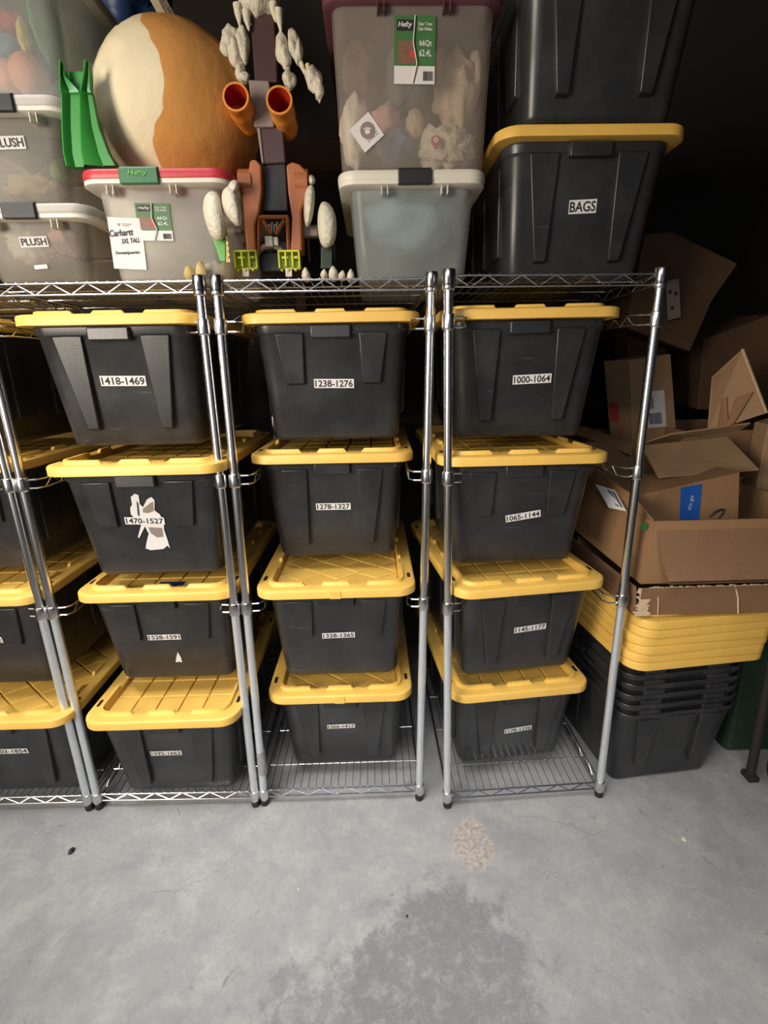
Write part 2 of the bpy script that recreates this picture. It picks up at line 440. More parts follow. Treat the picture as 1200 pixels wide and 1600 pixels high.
def collar(mb, p, r=.0185, h=.042):
    T = Matrix.Translation(p)
    mb.lathe([(r*.86, -h/2), (r*.97, -h/2+.002), (r, -h/2+.005), (r*.98, h/2-.004), (r*.94, h/2-.001), (r*.84, h/2)], 18, 0, T)
def make_unit(label, posts_b, posts_t, only=None):
    """posts_b / posts_t: FL FR BR BL (x, y) at floor and at top"""
    cx = sum(p[0] for p in posts_b)/4; cy = posts_b[0][1]
    u = thing('wire_shelving_unit', label, 'shelving unit', (cx, cy, 0), group='chrome wire shelving units')
    B = [Vector((x-cx, y-cy, 0)) for x, y in posts_b]; T_ = [Vector((x-cx, y-cy, 0)) for x, y in posts_t]
    def pos(i, z): q = B[i].lerp(T_[i], z/1.777); q.z = z; return q
    for i in range(4):
        mb = MB(); mb.tube([pos(i, .795), pos(i, 1.3), pos(i, 1.772)], .0132, 20)
        po = mb.obj('post', 'chrome', u, 40)
        mb = MB(); mb.tube([pos(i, .025), pos(i, .5), pos(i, .793)], .0133, 20); mb.obj('lower_post', 'zinc', po, 40)
        mb = MB(); q = pos(i, 1.757)
        mb.lathe([(.0165, -.024), (.0182, -.021), (.0186, .017), (.0178, .0195), (.0160, .0195), (.0150, .016), (.004, .016)], 20, 0, Matrix.Translation(q)); mb.obj('post_cap', 'capmetal', po, 40)
        mb = MB(); q = pos(i, 0)
        mb.lathe([(.010, .001), (.0145, .003), (.0155, .010), (.013, .020), (.0135, .032)], 16, 0, Matrix.Translation(q)); mb.obj('foot', 'dark', po, 40)
    mb = MB()
    wire_shelf(mb, [pos(i, 0).xy for i in range(4)] if False else [T_[i].xy for i in range(4)], TOPZ)
    for i in range(4): collar(mb, pos(i, TOPZ-.018), .0180, .038)
    mb.obj('top_shelf', 'wire', u, 40)
    mb = MB(); wire_shelf(mb, [B[i].xy for i in range(4)], BOTZ)
    for i in range(4): collar(mb, pos(i, BOTZ-.012), .0175, .040)
    mb.obj('bottom_shelf', 'wire', u, 40)
    for z in JOINTS:
        for side, (f, b_) in ((1, (0, 3)), (-1, (1, 2))):
            mb = MB(); a = pos(f, z); e = pos(b_, z); ox = Vector((side*.052, 0, 0))
            for dz in (.013, -.013):
                d = Vector((0, 0, dz))
                mb.tube([a+d, a+ox*.75+Vector((0, .004, 0))+d, a+ox+Vector((0, .022, 0))+d, e+ox-Vector((0, .022, 0))+d, e+ox*.75-Vector((0, .004, 0))+d, e+d], .0028, 6)
            zz = []
            n = 22
            for k in range(n+1):
                q = (a+ox+Vector((0, .02, 0))).lerp(e+ox-Vector((0, .02, 0)), k/n); q.z += .013 if k % 2 else -.013; zz.append(q)
            mb.tube(zz, .002, 5)
            collar(mb, a); collar(mb, e)
            mb.obj('side_ledge', 'wire', u, 40)
    return u
YB = 2.33
make_unit('chrome wire shelving unit at the left photo edge, only its right posts in view',
          [(-1.66, 1.475), (-1.068, 1.47), (-1.068, YB), (-1.66, YB)], [(-1.67, 1.475), (-1.096, 1.47), (-1.09, YB), (-1.67, YB)])
make_unit('chrome wire shelving unit holding the four totes whose labels start with 14 and 15',
          [(-1.035, 1.474), (-.462, 1.462), (-.462, YB), (-1.035, YB)], [(-1.058, 1.474), (-.458, 1.462), (-.458, YB), (-1.058, YB)])
UM = make_unit('chrome wire shelving unit in the middle, under the bony dinosaur toy',
          [(-.430, 1.466), (.137, 1.466), (.140, YB), (-.425, YB)], [(-.412, 1.466), (.167, 1.466), (.160, YB), (-.412, YB)])
make_unit('chrome wire shelving unit at the right, beside the cardboard boxes',
          [(.236, 1.429), (.799, 1.453), (.79, YB), (.225, YB)], [(.208, 1.429), (.789, 1.453), (.785, YB), (.208, YB)])

pf = [c for c in UM.children if c.name.startswith('post')][0]
mb = MB(); q0 = at(411, 1208, y=1.466)-UM.location; q1 = at(407, 1172, y=1.466)-UM.location; mb.tube([q0, q0.lerp(q1, .3), q0.lerp(q1, .7), q1], [.0150, .0165, .0155, .0150], 16); tw_ = mb.obj('tape_wrap', 'toy_tape', pf); tw_['label'] = 'grey tape wrapped round the post'
# ------------------------------------------------------------------ black totes with yellow lids
BH, LW, LD = .338, .515, .775           # body height, lid width, lid depth
def body_dims(z):                         # width, depth, corner radius at height z
    t = z/BH
    return .392+.054*t, .590+.112*t, .035+.012*t
def front_y(z): return -body_dims(z)[1]/2
def body_mesh(name, plen, nest=False):
    mb = MB()
    rings = []
    for z, k in ((0, -.014), (.006, -.004), (.014, 0), (.15, 0), (.308, 0), (.312, .003), (.315, .010), (.333, .013), (.338, .011)):
        a, b, r = body_dims(z); rings.append(rrect(a+k, b+k, r+k/2, z, 7))
    for z, k in ((.338, -.002), (.28, -.010), (.02, -.010)):
        a, b, r = body_dims(z); rings.append(rrect(a+k, b+k, r+k/2, z, 7))
    mb.loft(rings)
    # raised tapering panels on the two ends
    for e in (-1, 1):
        for s in (-1, 1):
            zt = .313; zb = zt-plen
            fr = []
            for z, xi, xo, pr in ((zt, .080, .162, .008), (zb+.005, .080+plen*.045, .162-plen*.14, .008+plen*.040), (zb, .082+plen*.045, .160-plen*.14, .0)):
                y0 = front_y(z)
                fr.append([Vector((s*xi, e*(-y0+pr), z)), Vector((s*xo, e*(-y0+pr), z)), Vector((s*xo, e*(-y0-.004), z)), Vector((s*xi, e*(-y0-.004), z))])
            mb.loft(fr)
        y0 = -front_y(.32)
        if nest:                         # slots under the rim
            for xa, xb in ((-.055, .055), (.125, .165), (-.165, -.125)): mb.box(((xa+xb)/2, e*(y0+.0045), .322), (xb-xa, .008, .008), 1)
            continue
        mb.prism([(-.062, e*(y0+.004)), (.062, e*(y0+.004)), (.056, e*(y0+.020)), (-.056, e*(y0+.020))], .300, .334)
    for s in (-1, 1):                    # long sides
        for yc in (-.2, 0, .2):
            fr = []
            for z, hw, pr in ((.310, .06, .003), (.08, .045, .012), (.074, .043, 0)):
                x0 = body_dims(z)[0]/2
                fr.append([Vector((s*(x0+pr), yc-hw, z)), Vector((s*(x0+pr), yc+hw, z)), Vector((s*(x0-.004), yc+hw, z)), Vector((s*(x0-.004), yc-hw, z))])
            mb.loft(fr)
    return mb.mesh(name, ['tote', 'dark'], 28)

def clip(poly, x0, x1, y0, y1):
    def cl(P, f, ip):
        out = []
        for i in range(len(P)):
            a, b = P[i-1], P[i]
            if f(b):
                if not f(a): out.append(ip(a, b))
                out.append(b)
            elif f(a): out.append(ip(a, b))
        return out
    def ix(v, k):
        def g(a, b):
            t = (v-a[k])/(b[k]-a[k]); return (a[0]+(b[0]-a[0])*t, a[1]+(b[1]-a[1])*t)
        return g
    for f, g in ((lambda p: p[0] >= x0, ix(x0, 0)), (lambda p: p[0] <= x1, ix(x1, 0)), (lambda p: p[1] >= y0, ix(y0, 1)), (lambda p: p[1] <= y1, ix(y1, 1))):
        if poly: poly = cl(poly, f, g)
    return poly
def area2(P): return abs(sum(P[i-1][0]*P[i][1]-P[i][0]*P[i-1][1] for i in range(len(P))))/2

def lid_mesh(name, style):
    mb = MB()
    rings = [rrect(LW-.010, LD-.010, .058, 0), rrect(LW, LD, .062, .001), rrect(LW, LD, .062, .022), rrect(LW-.003, LD-.003, .061, .0262), rrect(LW-.010, LD-.010, .058, .0285), rrect(LW-.018, LD-.018, .054, .0295),
             rrect(LW-.094, LD-.094, .028, .0295), rrect(LW-.100, LD-.100, .026, .0275), rrect(LW-.108, LD-.108, .024, .0085)]
    mb.loft(rings)
    # tiles of the recessed field
    hx, hy = (LW-.112)/2, (LD-.112)/2
    tiles = []
    if style == 'grid':
        nx, ny = 5, 7
        for i in range(nx):
            for j in range(ny):
                x0 = -hx+2*hx*i/nx; y0 = -hy+2*hy*j/ny
                tiles.append(clip([(x0, y0), (x0+2*hx/nx, y0), (x0+2*hx/nx, y0+2*hy/ny), (x0, y0+2*hy/ny)], -hx, hx, -hy, hy))
    else:
        a, b = .067, .055
        for i in range(-8, 9):
            for j in range(-12, 13):
                if (i+j) % 2: continue
                cx, cy = i*a, j*b
                tiles.append(clip([(cx-a, cy), (cx, cy-b), (cx+a, cy), (cx, cy+b)], -hx, hx, -hy, hy))
    for P in tiles:
        if len(P) < 3 or area2(P) < 2e-4: continue
        c = (sum(p[0] for p in P)/len(P), sum(p[1] for p in P)/len(P))
        def sh(P, d):
            o = []
            for p in P:
                l = hypot(p[0]-c[0], p[1]-c[1]); k = (l-d)/l; o.append((c[0]+(p[0]-c[0])*k, c[1]+(p[1]-c[1])*k))
            return o
        mb.loft([[Vector((*p, .0085)) for p in sh(P, .0035)], [Vector((*p, .0140)) for p in sh(P, .0045)], [Vector((*p, .0155)) for p in sh(P, .0075)]], False, True)
    # raised stacking tabs round the field
    X, Y = LW/2-.034, LD/2-.034; t = .017; zt = .0405
    def strip(pts):                      # strip following pts with inward offset t
        n = len(pts); L0, L1 = [], []
        rings_ = []
        for i, p in enumerate(pts):
            a = Vector(pts[max(0, i-1)]); b = Vector(pts[min(n-1, i+1)]); d = (b-a).normalized(); nn = Vector((-d.y, d.x))
            p = Vector(p); q = p+nn*t
            e = .0
            rings_.append([Vector((p.x, p.y, .028)), Vector((*(p+nn*.004), zt)), Vector((*(q-nn*.003), zt)), Vector((q.x, q.y, .013))])
        # chamfered ends
        d0 = (Vector(pts[0])-Vector(pts[1])).normalized()*.010; d1 = (Vector(pts[-1])-Vector(pts[-2])).normalized()*.010
        r0 = [v.copy() for v in rings_[0]]; r1 = [v.copy() for v in rings_[-1]]
        for r, d in ((r0, d0), (r1, d1)):
            for k, v in enumerate(r): v.x += d.x; v.y += d.y; v.z = .0285 if k in (0, 1, 2) else .013
        mb.loft([r0]+rings_+[r1])
    def corner(sx, sy):
        r = .045
        if style == 'grid': ex, ey = .075, .11
        else: ex, ey = .07, .10
        path = [(X-r-ex, -Y), (X-r, -Y)] + [(X-r+r*sin(a), -Y+r-r*cos(a)) for a in (radians(22), radians(45), radians(68))] + [(X, -Y+r), (X, -Y+r+ey)]
        path = [(sx*x, -sy*y) if sy > 0 else (sx*x, y) for x, y in path]
        if sx*(-sy if sy > 0 else 1) < 0 and sy < 0 or (sx > 0 and sy > 0): path = path[::-1]
        strip(path)
    for sx in (-1, 1):
        for sy in (-1, 1): corner(sx, sy)
    strip([(-.038, -Y), (.038, -Y)]); strip([(.038, Y), (-.038, Y)])
    for yc in (-.095, .095):
        strip([(X, yc-.03), (X, yc+.03)]); strip([(-X, yc+.03), (-X, yc-.03)])
    # oval slots at the long sides near the corners
    for sx in (-1, 1):
        for sy in (-1, 1):
            cx, cy = sx*(LW/2-.019), sy*(LD/2-.105)
            ring = [(cx+.0055*cos(a)+0, cy+(.013 if sin(a) > 0 else -.013)+.0055*sin(a)) for a in [2*pi*k/16 for k in range(16)]]
            mb.prism(ring, .0288, .0301, 1)
    mb.box((0, -LD/2-.0005, .012), (.034, .004, .024)) if style == 'diamond' else None
    return mb.mesh(name, ['yellow', 'dark'], 28)

BODY = {'long': body_mesh('tote_body', .265), 'short': body_mesh('tote_body', .145), 'nest': body_mesh('tote_body', .235, True)}
LID = {'grid': lid_mesh('lid', 'grid'), 'diamond': lid_mesh('lid', 'diamond')}

def tote(label, x, yfront, z, yaw=0, body='long', lid='grid', group='black totes with yellow lids'):
    """x, yfront: centre of the lid's front edge; z: base of the tote"""
    ya = radians(yaw)
    c = Vector((x-sin(ya)*LD/2, yfront+cos(ya)*LD/2, z))
    t = thing('storage_tote', label, 'storage tote', c, ya, group)
    b = bpy.data.objects.new('tote_body', BODY[body]); COL.objects.link(b); b.parent = t
    bv = b.modifiers.new('bevel', 'BEVEL'); bv.width = .0042; bv.segments = 3; bv.limit_method = 'ANGLE'; bv.angle_limit = radians(50); bv.harden_normals = False
    if lid:
        l = bpy.data.objects.new('lid', LID[lid]); COL.objects.link(l); l.parent = t; l.location = (0, 0, BH)
    return t
bpy.context.view_layer.update()

def sticker(t, u, v, w_, h, rot, text, name='number_label', off=.0022, tw=.94, th=.76, mat='paper'):
    """paper label on the tapering front face of tote t at photo pixel (u, v)"""
    Mw = Matrix.Translation(t.location) @ Matrix.Rotation(t.rotation_euler.z, 4, 'Z'); Mi = Mw.inverted()
    o = Mi @ Vector((0, 0, CH)); p = Mi @ at(u, v, y=2); d = (p-o)
    # front plane through z=0 and z=BH
    a = Vector((0, front_y(0), 0)); b = Vector((0, front_y(BH), BH)); e = (b-a).normalized(); n = Vector((0, e.z, -e.y)) * -1
    if n.y > 0: n = -n
    k = (a-o).dot(n)/d.dot(n); q = o+d*k+n*off
    Rm = Matrix((Vector((1, 0, 0)), -n, e)).transposed().to_4x4()
    T = Matrix.Translation(q) @ Rm @ Matrix.Rotation(-radians(rot), 4, 'Y')
    mb = MB(); mb.box((0, 0, 0), (w_, .0006, h), 0, T); lb = mb.obj(name, mat, t)
    lb['label'] = 'white label reading ' + text if text else 'sticker'
    if text:
        T2 = Matrix.Translation(q+n*.0006) @ Rm @ Matrix.Rotation(-radians(rot), 4, 'Y')
        text_mb(text, w_*tw, h*th, 'ink', lb, T2)
    return lb, T

Z = {1: 1.655-BH, 2: 1.249-BH, 3: .833-BH, 4: .0665}
g = 'black totes with yellow lids'
LB = 'black tote with yellow lid and white label reading '
# leftmost, cut off unit
t = tote('yellow-lidded black tote with cut-off label ending 03-185, lowest at the left edge', -1.295, 1.405, Z[4], 0, 'long', 'diamond')
sticker(t, 16, 1173, .125, .023, 0, '1803-1854')
t = tote('yellow-lidded black tote at left edge directly above the tote labelled 03-185', -1.325, 1.44, Z[3], 0, 'short', 'grid')
sticker(t, -24, 1000, .12, .023, 0, '1753-1802')
tote('yellow-lidded black tote at left edge, second from top behind the pair of chrome posts', -1.325, 1.48, Z[2], 0, 'short', 'grid')
tote('yellow-lidded black tote at left edge directly below the wire shelf with clear totes', -1.345, 1.50, Z[1], 0, 'long', 'grid')
# second unit
t = tote(LB+'1592-1662', -.728, 1.385, Z[4], 0, 'long', 'grid'); sticker(t, 260, 1176, .107, .021, 0, '1592-1662')
t = tote(LB+'1528-1591, paper scrap below', -.708, 1.445, Z[3], 0, 'short', 'grid'); sticker(t, 257, 995, .110, .022, 0, '1528-1591'); T1528 = t
t = tote(LB+'1470-1527 over torn white sticker', -.692, 1.395, Z[2], 0, 'short', 'grid'); T1470 = t
sticker(t, 227, 813, .118, .024, -2, '1470-1527', off=.0040)
t = tote(LB+'1418-1469', -.722, 1.44, Z[1], 0, 'long', 'grid'); sticker(t, 193, 595, .130, .029, -1, '1418-1469'); T1418 = t
# middle unit
t = tote(LB+'1366-1417', -.140, 1.49, Z[4], 0, 'long', 'diamond'); sticker(t, 533, 1134, .102, .020, 1, '1366-1417')
t = tote(LB+'1328-1365', -.132, 1.435, Z[3], 0, 'short', 'diamond'); sticker(t, 529, 992, .110, .022, 1, '1328-1365')
t = tote(LB+'1278-1327', -.134, 1.52, Z[2], -1, 'long', 'grid'); sticker(t, 521, 791, .114, .024, 0, '1278-1327')
t = tote(LB+'1238-1276', -.116, 1.485, Z[1], -.5, 'short', 'grid'); sticker(t, 522, 599, .120, .027, -1, '1238-1276')
# right unit
t = tote(LB+'1178-1236', .506, 1.485, Z[4], 5.5, 'long', 'grid'); sticker(t, 809, 1139, .105, .022, 5, '1178-1236')
t = tote(LB+'1145-1177', .499, 1.425, Z[3], 7, 'long', 'grid'); sticker(t, 828, 981, .112, .023, 4, '1145-1177')
t = tote(LB+'1065-1144, stuck on at a slant', .448, 1.42, Z[2], 1, 'short', 'grid'); sticker(t, 817, 806, .110, .024, 9, '1065-1144')
t = tote(LB+'1000-1064', .450, 1.46, Z[1], -2, 'long', 'grid'); sticker(t, 831, 592, .114, .027, 2, '1000-1064')
# the two on the top shelf at the right
t = tote('black tote with yellow lid and white label BAGS on top of the right shelf', .602, 1.51, TOPZ+.005, 0, 'long', 'grid'); sticker(t, 910, 323, .078, .034, 2, 'BAGS'); TB = t
tote('black tote standing on the lid of the BAGS tote, cut off by photo top', .615, 1.445, TOPZ+.005+BH+.0425, 0, 'long', None)

# torn sticker, scrap, smudges
def decal(t, pts, name, mat, off=.0028, label=None):
    """flat outline (photo pixels) glued on the front face of tote t"""
    Mw = Matrix.Translation(t.location) @ Matrix.Rotation(t.rotation_euler.z, 4, 'Z'); Mi = Mw.inverted()
    o = Mi @ Vector((0, 0, CH)); a = Vector((0, front_y(0), 0)); b = Vector((0, front_y(BH), BH)); e = (b-a).normalized(); n = Vector((0, -e.z, e.y))
    ring = []
    for u, v in pts:
        d = (Mi @ at(u, v, y=2))-o; k = (a-o).dot(n)/d.dot(n); ring.append(o+d*k+n*off)
    mb = MB(); mb.loft([ring, [p-n*.0005 for p in ring]])
    ob = mb.obj(name, mat, t)
    if label: ob['label'] = label
    return ob
decal(T1470, [(205,776),(211,771),(217,773),(219,787),(224,792),(230,780),(237,776),(242,781),(242,797),(250,803),(256,812),(257,828),(262,842),(266,856),(262,852),(256,857),(246,858),(236,859),(228,856),(230,845),(233,833),(227,822),(218,840),(216,839),(221,820),(214,812),(205,803),(204,793),(207,788)], 'torn_sticker', 'paper', .0028, 'torn white sticker remains')
decal(T1470, [(224,794),(236,785),(240,783),(241,798),(232,801),(224,800)], 'sticker_print', 'toy_grey', .0034)
decal(T1470, [(232,823),(254,824),(256,838),(246,839),(236,832)], 'sticker_print', 'toy_grey', .0034)
decal(T1470, [(214,782),(217,786),(219,806),(216,804)], 'sticker_print', 'ink', .0034)
decal(T1528, [(278,1018),(283,1026),(285,1034),(280,1033),(275,1034),(276,1026)], 'paper_scrap', 'paper', .0028, 'small white paper scrap')
mb = MB(); mb.box((.02, -.285, BH+.0165), (.085, .03, .0006)); mb.obj('blue_sticker', 'blue_print', T1528)

# ------------------------------------------------------------------ helpers for the rest
def rel(t, p): return Vector(p)-t.location
def plane_T(c, rot=0, tilt=0, yaw=0):
    return Matrix.Translation(c) @ Matrix.Rotation(yaw, 4, 'Z') @ Matrix.Rotation(-radians(rot), 4, 'Y') @ Matrix.Rotation(tilt, 4, 'X')
def card(parent, c, w_, h, rot=0, mat='paper', name='label', text=None, tilt=0, yaw=0, th=.6, tw=.9, lab=None, bend=0):
    if 'label' in parent and parent['label'] in FRONTS: tilt = tilt_of(parent)
    T = plane_T(c, rot, tilt, yaw)
    mb = MB(); mb.box((0, 0, 0), (w_, .0008, h), 0, T); o = mb.obj(name, mat, parent)
    if lab: o['label'] = lab
    if text: text_mb(text, w_*tw, h*th, 'ink', o, plane_T(Vector(c)+Vector((0, -.0014, 0)), rot, tilt, yaw))
    return o, T
def sheet(mb, pts, th=.005, mi=0, T=None, nx=1, curve=0):
    """a board of real thickness on a quad given by four corners (0-1 hinge edge, 2-3 far edge)"""
    a, b, c, d = [Vector(p) for p in pts]; n = (b-a).cross(d-a).normalized()*th
    k = 6 if curve else 1; R0 = []
    for i in range(k+1):
        t = i/k; off = n/th*curve*4*t*(1-t)
        l = a.lerp(d, t)+off; r = b.lerp(c, t)+off
        R0.append([l, r, r+n, l+n])
    return mb.loft(R0, True, True, mi, T)

# ------------------------------------------------------------------ translucent totes on the top shelves
FRONTS = {}
def clear_tote(label, xl, xr, y, z0, z1, depth, body, lid, latch, ins=.03, latch_w=.105, lip='white_lid', base_ins=None, latch_x=0, lidh=.022):
    cx = (xl+xr)/2; W_ = xr-xl; D = depth
    FRONTS[label] = (y+(base_ins or .045), y+ins, z0+.014, z0+(z1-z0)-lidh-.012)
    t = thing('clear_storage_tote', label, 'storage tote', (cx, y+D/2, z0), group='translucent totes on the top shelves')
    H = z1-z0; hb = H-lidh; bi = base_ins or .045
    mb = MB(); rings = []
    for z, k in ((0, bi*2+.03), (.006, bi*2+.008), (.014, bi*2), (hb*.55, ins*2+(bi-ins)*.8), (hb-.012, ins*2)): rings.append(rrect(W_-k, D-k, .035, z, 6))
    inner = [[Vector((v.x*(1-.006/W_*2), v.y*(1-.006/D*2), max(v.z, .003))) for v in r] for r in reversed(rings)]
    mb.loft(rings+inner)
    b = mb.obj('tote_body', body, t, 35)
    mb = MB()
    rings = [rrect(W_-ins*2-.001, D-ins*2-.001, .036, hb-.014, 6), rrect(W_-.012, D-.012, .045, hb-.012, 6), rrect(W_-.004, D-.004, .047, hb-.010, 6), rrect(W_-.004, D-.004, .047, hb, 6), rrect(W_-ins*2-.001, D-ins*2-.001, .036, hb, 6)]
    mb.loft(rings, False, False)
    for s_ in (-1, 1):                       # small ribs under the rim beside the latch
        for kx in (.072, .088): mb.box((s_*kx+latch_x, -D/2+.014, hb-.024), (.002, .024, .02))
    mb.obj('rim', lip, t, 35)
    mb = MB()
    mb.loft([rrect(W_-.003, D-.003, .048, hb, 7), rrect(W_, D, .05, hb+.003, 7), rrect(W_, D, .05, hb+lidh-.005, 7), rrect(W_-.006, D-.006, .047, hb+lidh, 7), rrect(W_-.05, D-.05, .03, hb+lidh, 7), rrect(W_-.06, D-.06, .03, hb+lidh-.008, 7)])
    mb.obj('lid', lid, t, 35)
    if latch:
        for s_ in (-1, 1):
            mb = MB(); mb.box((latch_x, s_*(D/2+.001), hb+.004), (latch_w, .014, lidh+.014)); mb.box((latch_x, s_*(D/2-.012), hb+lidh+.001), (latch_w, .028, .005))
            o = mb.obj('latch', latch, t, bevel=.003)
    return t
SH = TOPZ+.005
HEFTY = clear_tote('translucent tote with red lid and green latch, handwritten paper on its front', -.740, -.350, 1.46, SH, 2.026, .56, 'frost', 'red', 'green_latch', latch_w=.098, latch_x=-.033)
BLUEC = clear_tote('translucent tote with white lid holding blue-grey cloth, beside the BAGS tote', -.080, .320, 1.50, SH, 2.030, .56, 'clear', 'white_lid', 'dark', latch_w=.088, latch_x=.005)
TALL = clear_tote('tall translucent tote with purple lid full of plush toys, above the white-lidded tote', -.102, .345, 1.48, 2.031, 2.412, .60, 'frost_pink', 'purple', None, ins=.022, base_ins=.034, lip='purple')
PL2 = clear_tote('smoky translucent tote labelled PLUSH standing on the wire shelf at far left', -1.063, -.713, 1.45, SH, 1.948, .56, 'frost_dark', 'grey_lid', 'dark', latch_w=.085, ins=.028)
PL1 = clear_tote('smoky translucent tote labelled PLUSH, second up in the far left stack', -1.093, -.733, 1.45, 1.949, 2.180, .56, 'frost_dark', 'grey_lid', 'dark', latch_w=.085, ins=.028, latch_x=.02)
TOP = clear_tote('translucent tote of colourful toys at the top left corner, above both PLUSH totes', -1.12, -.705, 1.455, 2.181, 2.50, .56, 'clear', 'grey_lid', 'dark', ins=.025, base_ins=.035)

def lump(label, c, r, mat, seed=0, lumpy=.25, cat='plush toy', name='plush_toy', group=None, freq=2.5, parts=()):
    t = MB(); t.ell((0, 0, 0), r, 28, 18, lump=lumpy, seed=seed, freq=freq)
    for (dc, rr) in parts: t.ell(dc, rr, 14, 10, lump=.15, seed=seed+3)
    o = t.obj(name, mat, None, 180); o.location = c
    return tag(o, label, cat, group)
def P(u, v, y): return at(u, v, y=y)
for n_, c_ in (('plush_white', (.74, .68, .56)), ('plush_tan', (.52, .36, .18)), ('plush_grey', (.17, .175, .20)), ('plush_blue', (.16, .22, .36)), ('plush_pink', (.74, .42, .40)),
               ('plush_orange', (.72, .22, .09)), ('plush_red', (.52, .06, .05)), ('plush_yellow', (.80, .55, .12)), ('plush_green', (.18, .34, .08)), ('plush_beige', (.60, .48, .34)), ('plush_brown', (.15, .09, .06)), ('cloth_teal', (.26, .36, .38))):
    M[n_] = plain(n_, c_, .95, var=.15, vscale=14, bump=.6, bscale=55, spec=.1)
# inside the tall tote
B_ = ' in the tall purple-lidded tote'
lump('fluffy white plush toy beside a red tag'+B_, P(695, 235, 1.62), (.075, .06, .05), 'plush_white', 1, .5, freq=4)
lump('pale long-eared plush toy leaning at the right'+B_, P(712, 150, 1.62), (.055, .055, .085), 'plush_beige', 2, .35, parts=[((-.045, 0, .05), (.02, .025, .055)), ((.05, 0, .04), (.022, .025, .06))])
lump('dark grey plush toy behind the blue one'+B_, P(630, 130, 1.66), (.085, .07, .07), 'plush_grey', 3, .3)
lump('blue plush toy at the bottom'+B_, P(617, 228, 1.60), (.05, .045, .042), 'plush_blue', 4, .3)
lump('beige plush muzzle shape low and central'+B_, P(648, 195, 1.60), (.025, .03, .035), 'plush_beige', 5, .2)
lump('brown-grey plush toy at upper left'+B_, P(565, 120, 1.62), (.05, .06, .07), 'plush_brown', 6, .35)
lump('cream plush toy pressed on the left wall'+B_, P(556, 210, 1.61), (.04, .06, .09), 'plush_white', 7, .25)
lump('pink-beige plush toy behind the diamond tag'+B_, P(600, 200, 1.63), (.05, .05, .05), 'plush_pink', 8, .3)
lump('large blue-grey folded cloth in the white-lidded tote', P(640, 350, 1.74), (.145, .17, .085), 'cloth_teal', 9, .35, 'cloth', 'folded_cloth', freq=1.8)
lump('pale linen bundle filling the red-lidded tote', P(262, 360, 1.73), (.135, .2, .10), 'plush_white', 10, .15, 'linen', 'linen_bundle', freq=1.5)
B_ = ' in the lower PLUSH tote'
lump('white fluffy plush toy behind the label'+B_, P(50, 385, 1.56), (.055, .05, .042), 'plush_white', 11, .5, freq=4)
lump('pink fluffy plush toy'+B_, P(104, 375, 1.56), (.032, .045, .040), 'plush_pink', 12, .5, freq=4)
B_ = ' in the upper PLUSH tote'
lump('tan fluffy plush toy at the bottom'+B_, P(60, 293, 1.60), (.075, .05, .030), 'plush_tan', 13, .5, freq=4)
lump('grey plush toy above the tan one'+B_, P(45, 225, 1.66), (.10, .06, .05), 'plush_grey', 14, .3)
lump('pale green plush toy at the right end'+B_, P(98, 270, 1.60), (.025, .04, .03), 'plush_green', 15, .2)
B_ = ' in the top left tote'
lump('salmon pink round toy, larger of two'+B_, P(45, 118, 1.58), (.042, .045, .048), 'plush_orange', 16, .1, 'toy', 'round_toy')
lump('salmon pink round toy, smaller of two'+B_, P(16, 123, 1.60), (.030, .035, .042), 'plush_orange', 17, .1, 'toy', 'round_toy')
lump('red toy near the middle'+B_, P(22, 42, 1.60), (.048, .045, .026), 'plush_red', 18, .3, 'toy', 'soft_toy')
lump('yellow pointed toy'+B_, P(38, 58, 1.57), (.014, .02, .038), 'plush_yellow', 19, .2, 'toy', 'soft_toy')
lump('blue-grey toy left of centre'+B_, P(10, 75, 1.60), (.05, .045, .028), 'plush_blue', 20, .3, 'toy', 'soft_toy')
lump('green toy against the right side wall'+B_, P(78, 55, 1.62), (.016, .08, .08), 'plush_green', 21, .2, 'toy', 'soft_toy')
lump('dark brown toy behind the others'+B_, P(40, 90, 1.75), (.12, .06, .06), 'plush_brown', 22, .3, 'toy', 'soft_toy')

def on_front(t, u, v, y=None, **k):
    yb, yt, zb, zt = FRONTS[t['label']]; y = yb
    for _ in range(8): p = at(u, v, y=y); y = yb+(yt-yb)*(p.z-zb)/(zt-zb)-.0025
    return rel(t, at(u, v, y=y))
def tilt_of(t): yb, yt, zb, zt = FRONTS[t['label']]; return math.atan((yb-yt)/(zt-zb))
